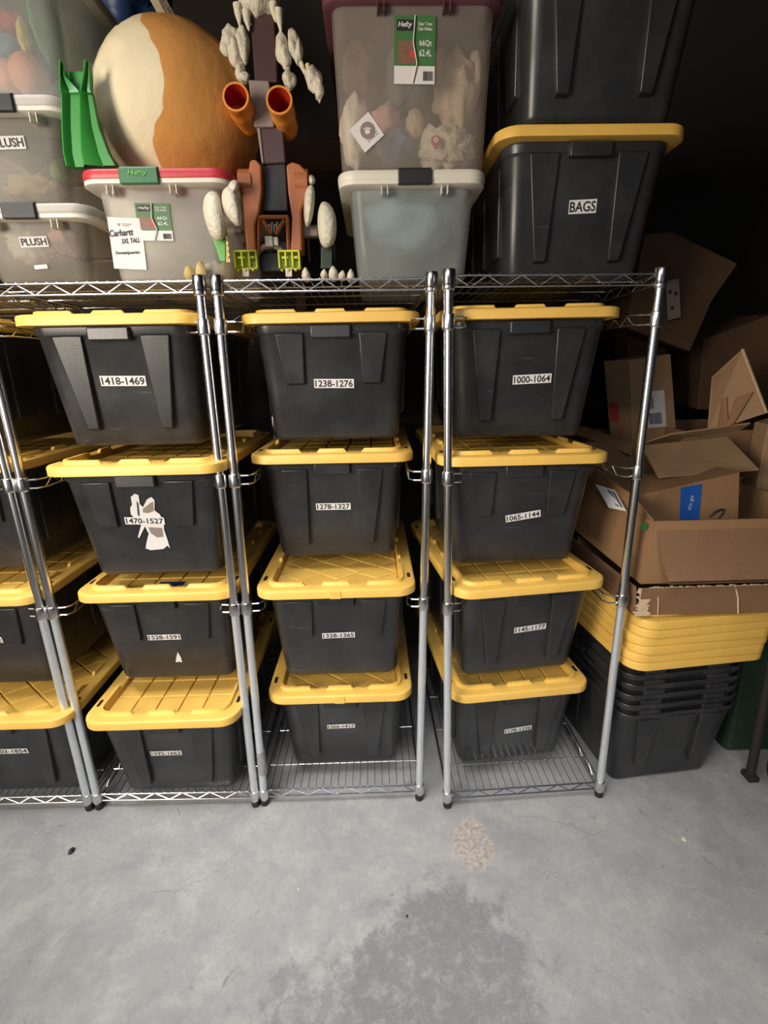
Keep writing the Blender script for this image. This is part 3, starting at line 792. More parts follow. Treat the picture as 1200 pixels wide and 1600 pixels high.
# number-free labels on the translucent totes
card(PL2, on_front(PL2, 53, 378, 1.484), .073, .025, 1, text='PLUSH', name='label', lab='white label reading PLUSH', th=.7)
card(PL2, on_front(PL2, 64, 417, 1.487), .035, .010, 3, name='small_label', lab='tiny white label')
card(PL1, on_front(PL1, 14, 223, 1.484), .080, .028, 1, text='PLUSH', name='label', lab='white label reading PLUSH', th=.7)
def product_tag(t, u, v, y, w_, h, half=None):
    c = on_front(t, u, v, y)
    o, T = card(t, c, w_, h, -1, 'tag_green', 'product_tag', lab='green product tag with white strip below')
    def sub(mat, x, z, a, b, name='tag_print', d=.0008):
        mb = MB(); mb.box((x*w_, -d, z*h), (a*w_, .0006, b*h), 0, T); return mb.obj(name, mat, o)
    sub('paper', 0, -.365, 1.0, .27)
    sub('ink', -.24, .36, .40, .16); sub('tag_brown', -.20, -.03, .44, .34, d=.0009); sub('tag_red', -.06, -.06, .12, .10, d=.0016)
    def tx(s_, x, z, a, b, mat='paper', d=.0018, sh=0):
        text_mb(s_, a*w_, b*h, mat, o, T @ Matrix.Translation(Vector((x*w_, -d, z*h))), 'tag_text', shear=sh)
    tx('Hefty', -.24, .36, .34, .10, sh=.2)
    tx('66Qt', .26, .10, .30, .10); tx('62.4L', .26, -.04, .30, .10)
    tx('Clear Totes', .24, .38, .34, .05); tx('Clair Boîtes', .24, .31, .34, .05)
    mb = MB(); random.seed(3)
    x = .22
    while x < .45: wd = random.choice((.008, .014, .02)); mb.box(((x)*w_, -.0018, -.38*h), (wd*w_, .0006, .14*h), 0, T); x += wd+random.choice((.010, .016))
    mb.obj('barcode', 'ink', o)
    mb = MB(); mb.tube([(0, -.004, .49*h), (-.004, -.005, .1*h), (.006, -.005, -.2*h), (-.004, -.004, -.49*h)], .0016, 5, T=T); mb.obj('tag_fold', 'white_lid', o)
product_tag(TALL, 648, 79, 1.500, .102, .138)
product_tag(HEFTY, 241, 347, 1.489, .090, .088)
text_mb('Hefty', .050, .014, 'toy_green', [c for c in HEFTY.children if c.name.startswith('latch')][0], Matrix.Translation(rel(HEFTY, (-.578, 1.4500, 2.012))), 'latch_text', shear=.2)
o, T = card(HEFTY, on_front(HEFTY, 199, 381, 1.474), .088, .123, -3, 'paper', 'handwritten_paper', lab='white paper with handwriting in marker')
def hw(s_, x, z, a, b, rot=0): text_mb(s_, a, b, 'ink', o, T @ Matrix.Translation(Vector((x, -.0016, z))) @ Matrix.Rotation(-radians(rot), 4, 'Y'), 'handwriting', shear=.25)
hw('Carhartt', -.012, .026, .064, .016, 6); hw('3XL TALL', .010, .008, .050, .012, 6); hw('Sweatpants', -.002, -.022, .066, .010, 4)
mb = MB()
for x, z, a_ in ((.004, .047, .026), (.002, .043, .018), (-.016, .045, .006)): mb.box((x, -.0008, z), (a_, .0006, .0016 if a_ > .01 else .006), 0, T)
mb.obj('printed_header', 'toy_grey', o)
# diamond paper tag with a round paw emblem
c = on_front(TALL, 573, 207, 1.518)
o, T = card(TALL, c, .064, .064, 38, 'paper', 'diamond_tag', lab='white diamond-shaped paper tag with round emblem')
mb = MB(); TT = plane_T(Vector(c)+Vector((.002, -.0012, .004)), 0, tilt_of(TALL))
mb.loft([[Vector((.019*cos(a), y_, .019*sin(a))) for a in [2*pi*k/28 for k in range(28)]] for y_ in (0, -.0005)], T=TT); mb.obj('emblem', 'toy_grey', o)
mb = MB()
def disc(mb, x, z, r_, d, T, rx=1): mb.loft([[Vector((x+r_*rx*cos(a), y_, z+r_*sin(a))) for a in [2*pi*k/16 for k in range(16)]] for y_ in (-d, -d-.0004)], T=T)
disc(mb, 0, -.003, .0055, .0008, TT, 1.2)
for q in (-.007, -.0025, .0025, .007): disc(mb, q, .0055-abs(q)*.3, .0021, .0008, TT)
mb.obj('paw_print', 'paper', o)
mb = MB(); 
for zz in (-.014, -.019): mb.box((.006, -.0009, zz), (.034, .0004, .0014), 0, T)
mb.obj('tag_lines', 'toy_grey', o)
# red tag of the fluffy plush
rt = MB(); disc(rt, 0, 0, .013, 0, Matrix.Identity(4)); rt.box((0, 0, -.013), (.008, .001, .012)); o = rt.obj('heart_tag', 'tag_red'); o.location = at(681, 220, y=1.545)
rt = MB(); disc(rt, 0, .002, .007, 0, Matrix.Translation((0, -.001, 0))); rt.obj('tag_print', 'paper', o)
tag(o, 'small red plush-toy tag showing through the front of the tall tote', 'tag')

# ------------------------------------------------------------------ green moulded plastic panel between the left stack and the plush
def green_panel():
    y = 1.475; o0 = at(104, 262, y=y); o0.z = 2.027
    t = thing('plastic_slide', 'bright green moulded plastic piece standing between the left totes and round plush', 'toy slide', o0)
    def col(rows, name, seam):
        mb = MB(); rings = []
        for ul, ur, v, dy in rows:
            a = at(ul, v, y=y+dy)-o0; b = at(ur, v, y=y+dy)-o0; a.z = max(a.z, .002); b.z = a.z
            rings.append([a, a+Vector((.001, -.010, 0)), a+Vector((.005, -.012, 0)), a.lerp(b, seam)+Vector((0, -.002, 0)), a.lerp(b, seam+.06)+Vector((0, .004, 0)), a.lerp(b, seam+.12)+Vector((0, -.004, 0)), b+Vector((-.002, -.004, 0)), b+Vector((0, .004, 0)), b+Vector((-.002, .012, 0)), a.lerp(b, .5)+Vector((0, .014, 0)), a+Vector((.002, .012, 0))])
        mb.loft(rings); mb.obj(name, 'green_slide', t, 40)
    col([(95, 101, 98, 0), (95, 104, 120, 0), (96, 124, 142, 0), (96, 126, 146, -.004), (98, 127, 150, 0), (99, 127, 200, 0), (101, 130, 240, 0), (106, 134, 262, 0)], 'left_channel', .35)
    col([(134, 141, 97, .006), (132, 143, 120, .006), (128, 143, 142, .004), (127, 145, 146, 0), (126, 146, 150, .006), (127, 156, 200, .006), (129, 171, 240, .006), (133, 182, 260, .006)], 'right_channel', .5)
    mb = MB(); rings = []
    for ul, ur, v in ((99, 140, 112), (98, 143, 150), (104, 160, 210), (110, 178, 258)):
        a = at(ul, v, y=y+.02)-o0; b = at(ur, v, y=y+.02)-o0; b.z = a.z = max(a.z, .002); rings.append([a, b, b+Vector((0, .01, 0)), a+Vector((0, .01, 0))])
    mb.loft(rings); mb.obj('back_wall', 'green_slide', t, 45)
green_panel()

# ------------------------------------------------------------------ big round two-tone plush
def round_plush():
    y = 1.69; c = at(276, 158, y=y); c.z = 2.026+.208; mb = MB(); seg, rn = 96, 64
    R_ = (.226, .19, .212)
    mats = []
    vs = []
    def pos(th, a):
        d = Vector((sin(th)*cos(a), sin(th)*sin(a), cos(th)))
        q = 1 + .020*noise.noise(d*2.2+Vector((5, 2, 1))) + .006*noise.noise(d*7)
        p = Vector((d.x*R_[0], d.y*R_[1], d.z*R_[2]))*q
        p.x *= 1 + .05*(-d.z)*(1 if d.x > 0 else .4)
        # dimple left of centre and a seam fold at the left
        dd = (d-Vector((-.45, -.83, .28)).normalized()).length
        p -= d*.012*math.exp(-(dd/.11)**2)
        sd = abs(d.x+.84+.02*sin(d.z*19)); p -= d*.005*math.exp(-(sd/.02)**2)
        if d.x < -.45 and d.z > .35: p += d*.0035*sin(a*34)*min(1, (d.z-.35)*2)
        return p, d
    rings = []; dirs = []
    for i in range(1, rn):
        r_ = []; dr = []
        for k in range(seg):
            p, d = pos(pi*i/rn, 2*pi*k/seg); r_.append(p); dr.append(d)
        rings.append(r_); dirs.append(dr)
    mb.loft(rings)
    # sewn seam between the cream face and the tan body, as a signed distance per point
    SE = ((-1.2, -.11), (-.87, -.11), (-.59, -.12), (-.47, -.055), (-.27, .10), (0, .156), (.23, .125), (.47, .02), (.70, -.11), (.87, -.15), (1.2, -.2))
    t = mb.obj('round_plush', 'plush_two', None, 180); t.location = c
    at_ = t.data.attributes.new('seam', 'FLOAT', 'POINT')
    for i, v_ in enumerate(t.data.vertices):
        x, z = v_.co.x/R_[0], v_.co.z/R_[2]
        for (za, xa), (zb, xb) in zip(SE, SE[1:]):
            if z <= zb: break
        k = min(1, max(0, (z-za)/(zb-za))); k = k*k*(3-2*k); sx = xa+(xb-xa)*k
        at_.data[i].value = max(x-sx, v_.co.y*4-.3)
    tag(t, 'big round cream and tan-orange plush lying on the red-lidded tote', 'plush toy')
round_plush()
lump('dark blue crumpled tarp bag at the top behind the round plush', at(178, -18, y=2.15), (.17, .12, .12), 'blue_tarp', 31, .35, 'bag', 'tarp_bag')
mb = MB(); a_ = at(226, -40, y=2.05); b_ = at(285, 70, y=2.05)
mb.tube([Vector((0, 0, 0)), b_-a_], .024, 4); o = mb.obj('wooden_plank', 'plush_beige'); o.location = a_; tag(o, 'pale plank end slanting behind the round plush at the top', 'plank')

# ------------------------------------------------------------------ dark wooden rack behind the dinosaur toy
t = thing('wooden_rack', 'dark wooden rack with thin metal bars behind the dinosaur toy', 'rack', (.0, 2.26, 0))
a_ = at(455, 241, y=2.2); b_ = at(560, 241, y=2.2)
mb = MB(); mb.box(((a_.x+b_.x)/2, -.03, a_.z), (.62, .04, .10)); mb.obj('top_rail', 'old_wood', t, bevel=.004)
mb = MB(); mb.box((.0, .03, 1.15), (.62, .02, 2.0)); mb.obj('back_panel', 'wood_wall', t)
for s_ in (-.29, .29): mb = MB(); mb.box((s_, -.0, 1.1), (.04, .04, 2.2)); mb.obj('upright', 'old_wood', t, bevel=.003)
for u in (478, 497, 519):
    q = at(u, 300, y=2.23); mb = MB(); mb.tube([(q.x, -.03, 1.95), (q.x, -.03, 2.14)], .003, 6); mb.obj('bar', 'wire', t)

# ------------------------------------------------------------------ bony dinosaur toy
def dino():
    Y = 1.60
    t = thing('toy_dinosaur', 'bony toy dinosaur with orange cannons and rust-brown haunches on the middle shelf', 'toy', Vector((-.28, Y, SH)))
    def W(u, v, dy=0): return rel(t, at(u, v, y=Y+dy))
    def slab(pts, th, name, mat, dy=0, bevel=.003, parent=t):
        mb = MB(); r0 = [W(u, v, dy) for u, v in pts]; r1 = [p+Vector((0, th, 0)) for p in r0]
        mb.loft([r0, r1]); return mb.obj(name, mat, parent, bevel=bevel)
    # neck
    slab([(391,22),(428,22),(431,70),(433,128),(398,128),(394,70)], .05, 'upper_neck', 'maroon', .0)
    slab([(388,124),(420,126),(424,160),(428,198),(397,198),(392,160)], .06, 'saddle', 'toy_grey', -.02)
    slab([(401,192),(442,200),(446,254),(411,256)], .05, 'lower_neck', 'maroon', -.01)
    slab([(400,190),(405,190),(412,254),(409,256)], .052, 'neck_edge', 'toy_grey', -.014, .001)
    slab([(408,254),(446,254),(450,330),(402,330)], .09, 'torso', 'dark', .0)
    # skull jaw at the top
    mb = MB(); mb.ell(W(403, -2, .02), (.052, .06, .055), 24, 16, lump=.2, seed=4, freq=3)
    for u, v, l in ((372, 22, .03), (386, 32, .022), (436, 30, .03), (428, 20, .02)): 
        p = W(u, v, -.01); mb.tube([p+Vector((0, 0, .02)), p, p-Vector((0-.003, 0, l))], [.012, .009, .002], 8)
    mb.obj('skull', 'bone', t, 60)
    # haunches
    for s_, pl in ((0, [(390,250),(399,248),(408,258),(409,300),(405,330),(398,352),(400,392),(385,392),(381,340),(378,300),(386,280)]),
                   (1, [(447,258),(456,252),(468,256),(482,270),(480,300),(470,330),(472,392),(454,392),(456,340),(450,300)])):
        h = slab(pl, .07, 'haunch', 'rust', -.03, .005)
        c = W(386 if s_ == 0 else 472, 288, .0); mb = MB(); mb.tube([c-Vector((.018, 0, 0)), c+Vector((.018, 0, 0))], .036, 20); mb.obj('hip_disc', 'rust', h, 40)
    # braced gate between the haunches
    mb = MB()
    fr = [((403,339),(450,339)), ((405,339),(404,392)), ((449,339),(451,392)), ((411,344),(424,366)), ((444,344),(431,366)), ((404,372),(404,392))]
    for a, b in fr: mb.tube([W(*a, -.02), W(*b, -.02)], .005, 4)
    mb.obj('braced_gate', 'rust', t)
    mb = MB(); 
    for k in range(5): mb.tube([W(420+k*4, 362, .0), W(421+k*4, 350-3*(k%2), .0)], .0022, 5)
    mb.obj('ribs', 'bone', t)
    # arched tail bridge
    mb = MB(); mb.tube([W(u, v, -.01) for u, v in ((399,405),(403,393),(412,386),(426,384),(438,389),(444,400))], .008, 10); mb.obj('arch', 'toy_grey', t, 60)
    mb = MB(); mb.box(W(421, 378, -.02), (.022, .02, .026)); mb.box(W(432, 378, -.02), (.012, .02, .022)); mb.obj('arch_block', 'bone', t, bevel=.002)
    mb = MB(); mb.box(W(426, 412, .03), (.07, .05, .05)); mb.obj('foot_base', 'dark', t, bevel=.003)
    # lime clips
    for (u0, u1) in ((366, 404), (435, 470)):
        mb = MB(); a = W(u0, 392, -.03); b = W(u1, 420, -.03); w_ = b.x-a.x; h = a.z-b.z; c = (a+b)/2
        mb.box(c+Vector((0, .012, 0)), (w_, .006, h))
        for k in (-.47, -.16, .16, .47): mb.box(c+Vector((k*w_, 0, 0)), (.005, .024, h*(.98 if abs(k) > .3 else .8)))
        mb.box(c+Vector((0, 0, h*.44)), (w_, .026, .005)); mb.box(c+Vector((-.2*w_, -.004, .1*h)), (w_*.3, .01, .006)); mb.box(c+Vector((.25*w_, -.004, .1*h)), (w_*.3, .01, .006))
        for k in (-.4, -.1, .25): mb.box(c+Vector((k*w_, .004, -h*.55)), (.006, .01, h*.14))
        mb.obj('lime_clip', 'lime', t, bevel=.0012)
        mb = MB(); mb.box(c+Vector((-.1*w_, .01, -h*.5-.008)), (.018, .012, .022)); mb.obj('clip_post', 'bone', t)
    # cannons: open tubes pointing up towards the viewer
    for (mu, mv, eu, ev) in ((368, 151, 388, 197), (436, 156, 449, 203)):
        a = W(mu, mv, -.085); b = W(eu, ev, .045); d = (b-a).normalized(); u_ = d.cross(Vector((1, 0, 0))).normalized(); w_ = d.cross(u_)
        L_ = (b-a).length
        prof = [(.0285, .0), (.0335, .0), (.0345, .006), (.032, .012), (.0315, .05), (.033, .055), (.0315, .06), (.0305, L_*.8), (.032, L_*.85), (.028, L_), (.012, L_+.004)]
        def ring(r_, l): return [a+d*l+(u_*cos(2*pi*k/28)+w_*sin(2*pi*k/28))*r_ for k in range(28)]
        mb = MB(); mb.loft([ring(r_, l) for r_, l in prof], False, True); cn = mb.obj('cannon', 'cannon', t, 40)
        mb = MB(); mb.loft([ring(.0285, 0), ring(.026, L_*.7), ring(.004, L_*.72)], False, True); mb.obj('cannon_bore', 'cannon_in', cn, 60)
    # bony arms
    def bones(name, segs, mat='bone', dy=0):
        mb = MB()
        for u, v, d_, rx, ry, rz, sd in segs: mb.ell(W(u, v, d_+dy), (rx, ry, rz), 24, 16, lump=.30, seed=sd, freq=1.3)
        return mb
    mb = bones('arm', [(360,60,0,.022,.022,.028,1),(367,80,0,.020,.022,.034,2),(380,72,0,.016,.02,.040,3),(352,75,0,.014,.015,.026,4),(376,112,0,.014,.016,.020,5),(380,122,0,.018,.016,.012,6)])
    mb.tube([W(350, 88), W(345, 115), W(341, 138)], [.009, .006, .008], 10); mb.ell(W(338, 150), (.018, .016, .022), 16, 10, lump=.3, seed=7)
    mb.tube([W(337, 150, -.01), W(336, 170, -.015), W(337, 184, -.02)], [.012, .009, .002], 8); mb.tube([W(345, 155, -.01), W(344, 168, -.015)], [.007, .003], 8); mb.obj('arm', 'bone', t, 180)
    mb = bones('arm', [(440,75,0,.016,.02,.036,11),(446,90,0,.015,.02,.028,12),(458,68,0,.016,.02,.032,13),(466,82,0,.013,.016,.030,14),(452,125,0,.018,.02,.022,15),(490,125,-.01,.022,.02,.030,17),(498,140,-.02,.013,.013,.026,18)])
    mb.tube([W(466, 90), W(474, 108), W(482, 120)], [.009, .006, .008], 10); mb.tube([W(498, 140, -.02), W(500, 152, -.02), W(499, 161, -.02)], [.010, .006, .002], 8); mb.tube([W(449, 104), W(450, 118)], .007, 8); mb.obj('arm', 'bone', t, 180)
    mb = MB(); mb.tube([W(480, 100, -.02), W(484, 112, -.02), W(488, 120, -.02)], [.006, .008, .004], 8); mb.obj('claw', 'bone_yellow', t, 60)
    # leg armour, shins, feet
    def leg(parts, shin, mat_g, dd0=0):
        for pl, dy, sd in parts:
            cu = sum(p[0] for p in pl)/len(pl); cv = sum(p[1] for p in pl)/len(pl)
            mb = MB(); R0 = []
            for k, (sc_, dd) in enumerate(((.3, -.032), (.85, -.026), (1.1, -.010), (1.15, .0), (1.1, .02))):
                R0.append([W(cu+(u-cu)*sc_, cv+(v-cv)*sc_, dy+dd+dd0) for u, v in pl])
            mb.loft(R0); la = mb.obj('leg_armour', 'bone', t, 180); sd_ = la.modifiers.new('round', 'SUBSURF'); sd_.levels = 2; sd_.render_levels = 2
        mb = MB(); mb.loft([[W(u, v, dd0), W(u+w_, v, dd0), W(u+w_, v, .02+dd0), W(u, v, .02+dd0)] for u, v, w_ in shin]); mb.obj('shin', mat_g, t, bevel=.003)
    leg([([(337,302),(344,312),(348,340),(352,372),(332,372),(324,350),(318,330),(320,310),(328,302)], -.02, 1), ([(362,292),(370,305),(378,335),(374,356),(358,340),(349,325),(347,305),(352,296)], -.03, 2), ([(362,280),(374,284),(372,300),(362,302),(355,294)], -.02, 3)],
        [(332, 371, 20), (339, 392, 14), (344, 409, 9)], 'toy_green', -.14)
    leg([([(484,290),(492,295),(490,330),(484,352),(477,352),(475,330),(476,300)], -.02, 4), ([(504,316),(516,322),(525,340),(524,372),(516,384),(502,384),(497,355),(498,330)], -.02, 5), ([(482,271),(492,276),(493,288),(482,290)], -.01, 6)],
        [(502, 384, 18), (501, 420, 18)], 'dark_green')
    mb = MB(); mb.box(W(362, 340, .02), (.04, .03, .03)); mb.box(W(366, 362, .02), (.05, .03, .012)); mb.box(W(484, 362, .02), (.05, .03, .03)); mb.obj('hip_pack', 'toy_grey', t, bevel=.003)
    mb = MB()
    for k in range(6): mb.box(W(354+k*.9, 362+k*9, -.155), (.004, .006, .009))
    mb.tube([W(352, 355, -.145), W(356, 385, -.145), W(356, 410, -.145)], .004, 6); mb.obj('tooth_strip', 'bone_yellow', t)
    for (u, v, u2, v2, r_, m_) in ((352, 425, 350, 407, .014, 'bone_yellow'), (478, 432, 477, 418, .012, 'bone'), (521, 430, 520, 416, .014, 'bone'), (534, 432, 536, 423, .010, 'bone'), (548, 434, 548, 421, .011, 'bone'), (506, 430, 507, 421, .010, 'bone')):
        mb = MB(); a = W(u, v, -.02); b = W(u2, v2, -.03); a.z = max(a.z, .008); mb.tube([a+Vector((0, .03, 0)), a, (a+b)/2, b], [r_, r_*1.05, r_*.85, r_*.25], 12); mb.obj('toe', m_, t, 60)
    # tail lying behind towards the left with a curled knob
    mb = MB(); mb.tube([W(380, 428, .06), W(362, 424, .0), W(345, 419, -.02), (W(331, 418, -.02))], [.016, .014, .012, .010], 10)
    mb.ell(W(329, 416, -.02), (.017, .012, .010), 14, 10, lump=.25, seed=9); mb.ell(W(336, 412, -.02), (.009, .008, .009), 10, 8); mb.obj('tail', 'bone', t, 70)
    # body mass behind
    mb = MB(); mb.box(W(428, 400, .12), (.16, .14, .05)); mb.obj('rear_base', 'maroon', t, bevel=.006)
dino()
for i_, (u, v, u2, v2) in enumerate(((294, 432, 292, 414), (312, 430, 310, 408))):
    mb = MB(); a = at(u+2, v+4, y=1.50); a.z = SH+.006; b = at(u2+3, v2, y=1.47)
    d = b-a
    mb.loft([[Vector((x*w_, .006*sin(q), 0))+d*f for x, q in ((-1, 0), (-.5, 1), (.5, 1), (1, 0), (.5, -1), (-.5, -1))] for f, w_ in ((0, .008), (.35, .015), (.7, .012), (.9, .007), (1, .002))])
    o = mb.obj('toy_spike', 'bone_yellow', None, 50); o.location = a
    tag(o, ['yellow bone-like toy spike just left of the chrome post, left of two', 'yellow bone-like toy spike between the two chrome post caps, right of two'][i_], 'toy part')

# ------------------------------------------------------------------ nested empty totes and lids on the floor at the right
NX, NY, NYAW = 1.080, 1.445, 6
for i in range(6):
    o = tote(['lowest black tote in the floor stack beside the right shelf', 'second black tote from the floor in the nested stack', 'third black tote from the floor in the nested stack', 'fourth black tote from the floor in the nested stack',
          'fifth black tote from the floor in the nested stack', 'topmost black tote rim just under the stacked yellow lids'][i], NX, NY, .001+.041*i, NYAW, 'nest', None, 'nested empty black totes on the floor')
    if i: o.location.x += random.uniform(-.003, .003)
Z_L = .001+.041*5+BH
for i in range(6):
    l = bpy.data.objects.new('tote_lid', LID['grid']); COL.objects.link(l); ya = radians(NYAW)
    x0 = NX+.010+.004*i
    l.location = Vector((x0-sin(ya)*LD/2, NY-.002+cos(ya)*LD/2, Z_L+.0305*i)); l.rotation_euler.z = ya+radians(random.uniform(-.8, .8))
    tag(l, ['yellow tote lid, lowest of the six stacked on the black totes', 'yellow tote lid, second from the bottom of the lid pile', 'yellow tote lid, third from the bottom of the lid pile',
            'yellow tote lid, third from the top of the lid pile', 'yellow tote lid, second from the top of the lid pile', 'yellow tote lid, topmost of the pile under the torn cardboard tray'][i], 'tote lid', 'stacked yellow lids')
ZT = Z_L+.0305*5+.0445

# ------------------------------------------------------------------ cardboard
def cbox(label, loc, name='cardboard_box'): return thing(name, label, 'cardboard box', loc)
# torn tray on the lids
t = cbox('torn open cardboard tray lying on the stacked yellow lids', Vector((.845, 1.45, ZT)), 'cardboard_tray')
x0, x1, y0, y1, h = 0, .56, 0, .50, .098
mb = MB(); th = .006
mb.box(((x0+x1)/2, (y0+y1)/2, .003), (x1-x0, y1-y0, .006))
sheet(mb, [(x0, y0, 0), (x1, y0, 0), (x1, y0-.01, h), (x0, y0-.012, h)], th)
sheet(mb, [(x0, y1, 0), (x0, y0, 0), (x0-.01, y0, h), (x0-.02, y1, h*.95)], th)
sheet(mb, [(x1, y0, 0), (x1, y1, 0), (x1+.01, y1, h), (x1+.01, y0, h)], th)
sheet(mb, [(x1, y1, 0), (x0, y1, 0), (x0, y1, h), (x1, y1, h)], th)
mb.obj('tray_body', 'card_in', t)
mb = MB(); random.seed(5)                      # torn pale corner and ragged top edge
for k in range(18):
    z = h*(k+.5)/18; mb.box((x0+.012+random.uniform(-.004, .004), y0-.011-.001*random.random(), z), (.040+random.uniform(-.012, .012), .003, h/18*.95))
for k in range(70):
    x = x0+.03+(x1-.04)*k/70; mb.box((x, y0-.012, h+random.uniform(-.003, .0025)), (.010, .004, .004+random.random()*.004))
mb.tube([(x0+.052, y0-.013, h), (x0+.060, y0-.013, h*.5), (x0+.066, y0-.012, .0)], .002, 5)
mb.tube([(x0+.30, y0-.014, h*1.02), (x0+.318, y0-.014, h*.6), (x0+.330, y0-.013, .0)], .003, 5)
mb.obj('torn_edge', 'card_edge', t)
mb = MB(); sheet(mb, [(.10, y0+.01, h), (.53, y0+.01, h), (.55, y0+.24, h+.028), (.24, y0+.20, h+.028)], .005); mb.obj('flap', 'card_in', t)

# large open box
AZ = ZT+.128
t = cbox('large open cardboard box with front flap hanging down, beside the right shelf', Vector((.862, 1.475, ZT+.101)))
o0 = t.location; h = at(1012, 814, y=1.475).z-o0.z; w_ = .62; d = .46
FL, FR, BR, BL = Vector((0, 0, 0)), Vector((w_, 0, 0)), Vector((w_, d, 0)), Vector((-.03, d, .03))
up = Vector((.010, 0, h))
mb = MB()
sheet(mb, [FL, FR, FR+up, FL+up], .006); sheet(mb, [FR, BR, BR+up, FR+up], .006); sheet(mb, [BR, BL, BL+up, BR+up+Vector((0, 0, .0))], .006); sheet(mb, [BL, FL, FL+up, BL+up], .006)
sheet(mb, [BL, BR, FR, FL], .006); mb.obj('box_body', 'card', t)
mb = MB(); a = FL+up+Vector((.012, 0, 0)); b = FR+up; e = rel(t, at(1046, 909, y=1.40)); e2 = Vector((w_, e.y, e.z))
sheet(mb, [a, b, e2, e], .006, curve=.012); mb.obj('front_flap', 'card_in', t)
mb = MB(); p1 = FL+up; p2 = BL+up; q2 = rel(t, at(930, 735, y=1.85)); q1 = rel(t, at(985, 772, y=1.60)); sheet(mb, [p1, p2, q2, q1], .006); fl_ = mb.obj('side_flap', 'card', t)
# shipping label on the side flap
a1, a2, a3, a4 = [rel(t, at(u, v, y=yy)) for u, v, yy in ((930, 756, 1.80), (961, 766, 1.70), (979, 799, 1.575), (951, 793, 1.665))]
nn = (a2-a1).cross(a4-a1).normalized()
mb = MB(); sheet(mb, [a1, a2, a3, a4], .001); lb = mb.obj('shipping_label', 'paper', t); lb['label'] = 'white shipping label'
mb = MB()
for k, (f0, f1) in enumerate(((.55, .60), (.63, .70), (.73, .76), (.80, .88), (.90, .93))):
    A = a1.lerp(a4, .12).lerp(a2.lerp(a3, .12), f0); Bq = a1.lerp(a4, .12).lerp(a2.lerp(a3, .12), f1); Cq = a1.lerp(a4, .85).lerp(a2.lerp(a3, .85), f1); Dq = a1.lerp(a4, .85).lerp(a2.lerp(a3, .85), f0)
    off = nn*.002
    sheet(mb, [A+off, Bq+off, Cq+off, Dq+off], .0006); sheet(mb, [A-off, Bq-off, Cq-off, Dq-off], .0006)
mb.obj('barcode', 'ink', lb)
# green marks near the corner
for (u, v, a_, b_, m_) in ((1008, 823, .018, .022, 'green_latch'), ):
    c = rel(t, at(u, v, y=1.474)); mb = MB(); mb.box(c+Vector((-.004, -.002, 0)), (a_, .001, b_)); mb.obj('green_tape', m_, t)
mb = MB(); c0 = rel(t, at(988, 884, y=1.49)); 
for k in range(6): mb.box(Vector((c0.x-.004, .03, c0.z-.03+k*.011)), (.0012, .04, .004))
mb.obj('recycling_print', 'toy_green', t)
# back flaps
def quad_flap(label, pts, mat, name='cardboard_flap', parent=None, th=.006):
    W_ = [at(u, v, y=y) for u, v, y in pts]; o0 = W_[0].copy() if parent is None else parent.location
    mb = MB(); sheet(mb, [p-o0 for p in W_], th); o = mb.obj(name, mat, parent)
    if parent is None: o.location = o0; tag(o, label, 'cardboard')
    return o
quad_flap(None, [(1003, 697, 1.93), (1136, 682, 1.93), (1186, 733, 1.74), (1029, 745, 1.74)], 'card_pale', 'back_flap', t)
quad_flap(None, [(996, 740, 1.88), (1165, 738, 1.88), (1163, 745, 1.80), (996, 777, 1.70)], 'card_in', 'inner_flap', t)
# smaller box inside it with blue tape
t2 = cbox('smaller cardboard box with blue tape lying inside the large open box', at(1000, 812, y=1.66)); t2.location.z = t.location.z+.012
A, Bq, Cq = [rel(t2, at(u, v, y=1.66)) for u, v in ((1000, 774), (1156, 738), (1162, 815))]
bl = Vector((A.x-.002, 0, 0)); br = Vector((Cq.x, 0, 0)); bk = Vector((0, .18, 0))
mb = MB(); mb.loft([[bl, br, Bq, A], [bl+bk, br+bk, Bq+bk, A+bk]]); mb.obj('box_body', 'card', t2, bevel=.002)
mb = MB(); q = [rel(t2, at(u, v, y=1.657)) for u, v in ((1064, 762), (1097, 756), (1092, 812), (1062, 816))]; sheet(mb, q, .001); tp = mb.obj('blue_tape', 'tape_blue', t2); 
c = (q[0]+q[1]+q[2]+q[3])/4
text_mb("it's go", .052, .016, 'tape_white', tp, Matrix.Translation(c+Vector((0, -.003, .004))) @ Matrix.Rotation(-pi/2+.03, 4, 'Y'), 'tape_text')
mb = MB(); c = rel(t2, at(1122, 802, y=1.656)); mb.tube([c+Vector((-.028, 0, -.014)), c+Vector((-.012, 0, .004)), c+Vector((.008, 0, .014)), c+Vector((.020, 0, .012)), c+Vector((.016, 0, -.004)), c+Vector((.004, 0, -.020))], [.002, .004, .0045, .004, .0035, .002], 6); mb.obj('printed_swoosh', 'ink', t2)
# box behind carrying the small barcode box
t3 = cbox('open brown cardboard box behind the large one, its long flaps folded out', at(1006, 700, y=2.06)); t3.location.z = t.location.z+.02
zb = at(1006, 692, y=2.0).z-t3.location.z
mb = MB()
x0 = at(905, 700, y=2.06).x-t3.location.x; x1 = at(1175, 700, y=2.0).x-t3.location.x
Q = [Vector((x0, 0, 0)), Vector((x1, 0, 0)), Vector((x1, .42, 0)), Vector((x0, .42, 0))]; up = Vector((0, 0, zb))
for i in range(4): sheet(mb, [Q[i], Q[(i+1) % 4], Q[(i+1) % 4]+up, Q[i]+up], .006)
sheet(mb, [Q[3], Q[2], Q[1], Q[0]], .006); mb.obj('box_body', 'card_in', t3)
quad_flap(None, [(1006, 691, 2.05), (1136, 682, 2.05), (1172, 660, 1.98), (1048, 677, 1.98)], 'card_pale', 'front_flap', t3)
quad_flap(None, [(987, 712, 2.0), (987, 695, 2.06), (915, 668, 2.3), (882, 672, 2.3)], 'card', 'side_flap', t3)
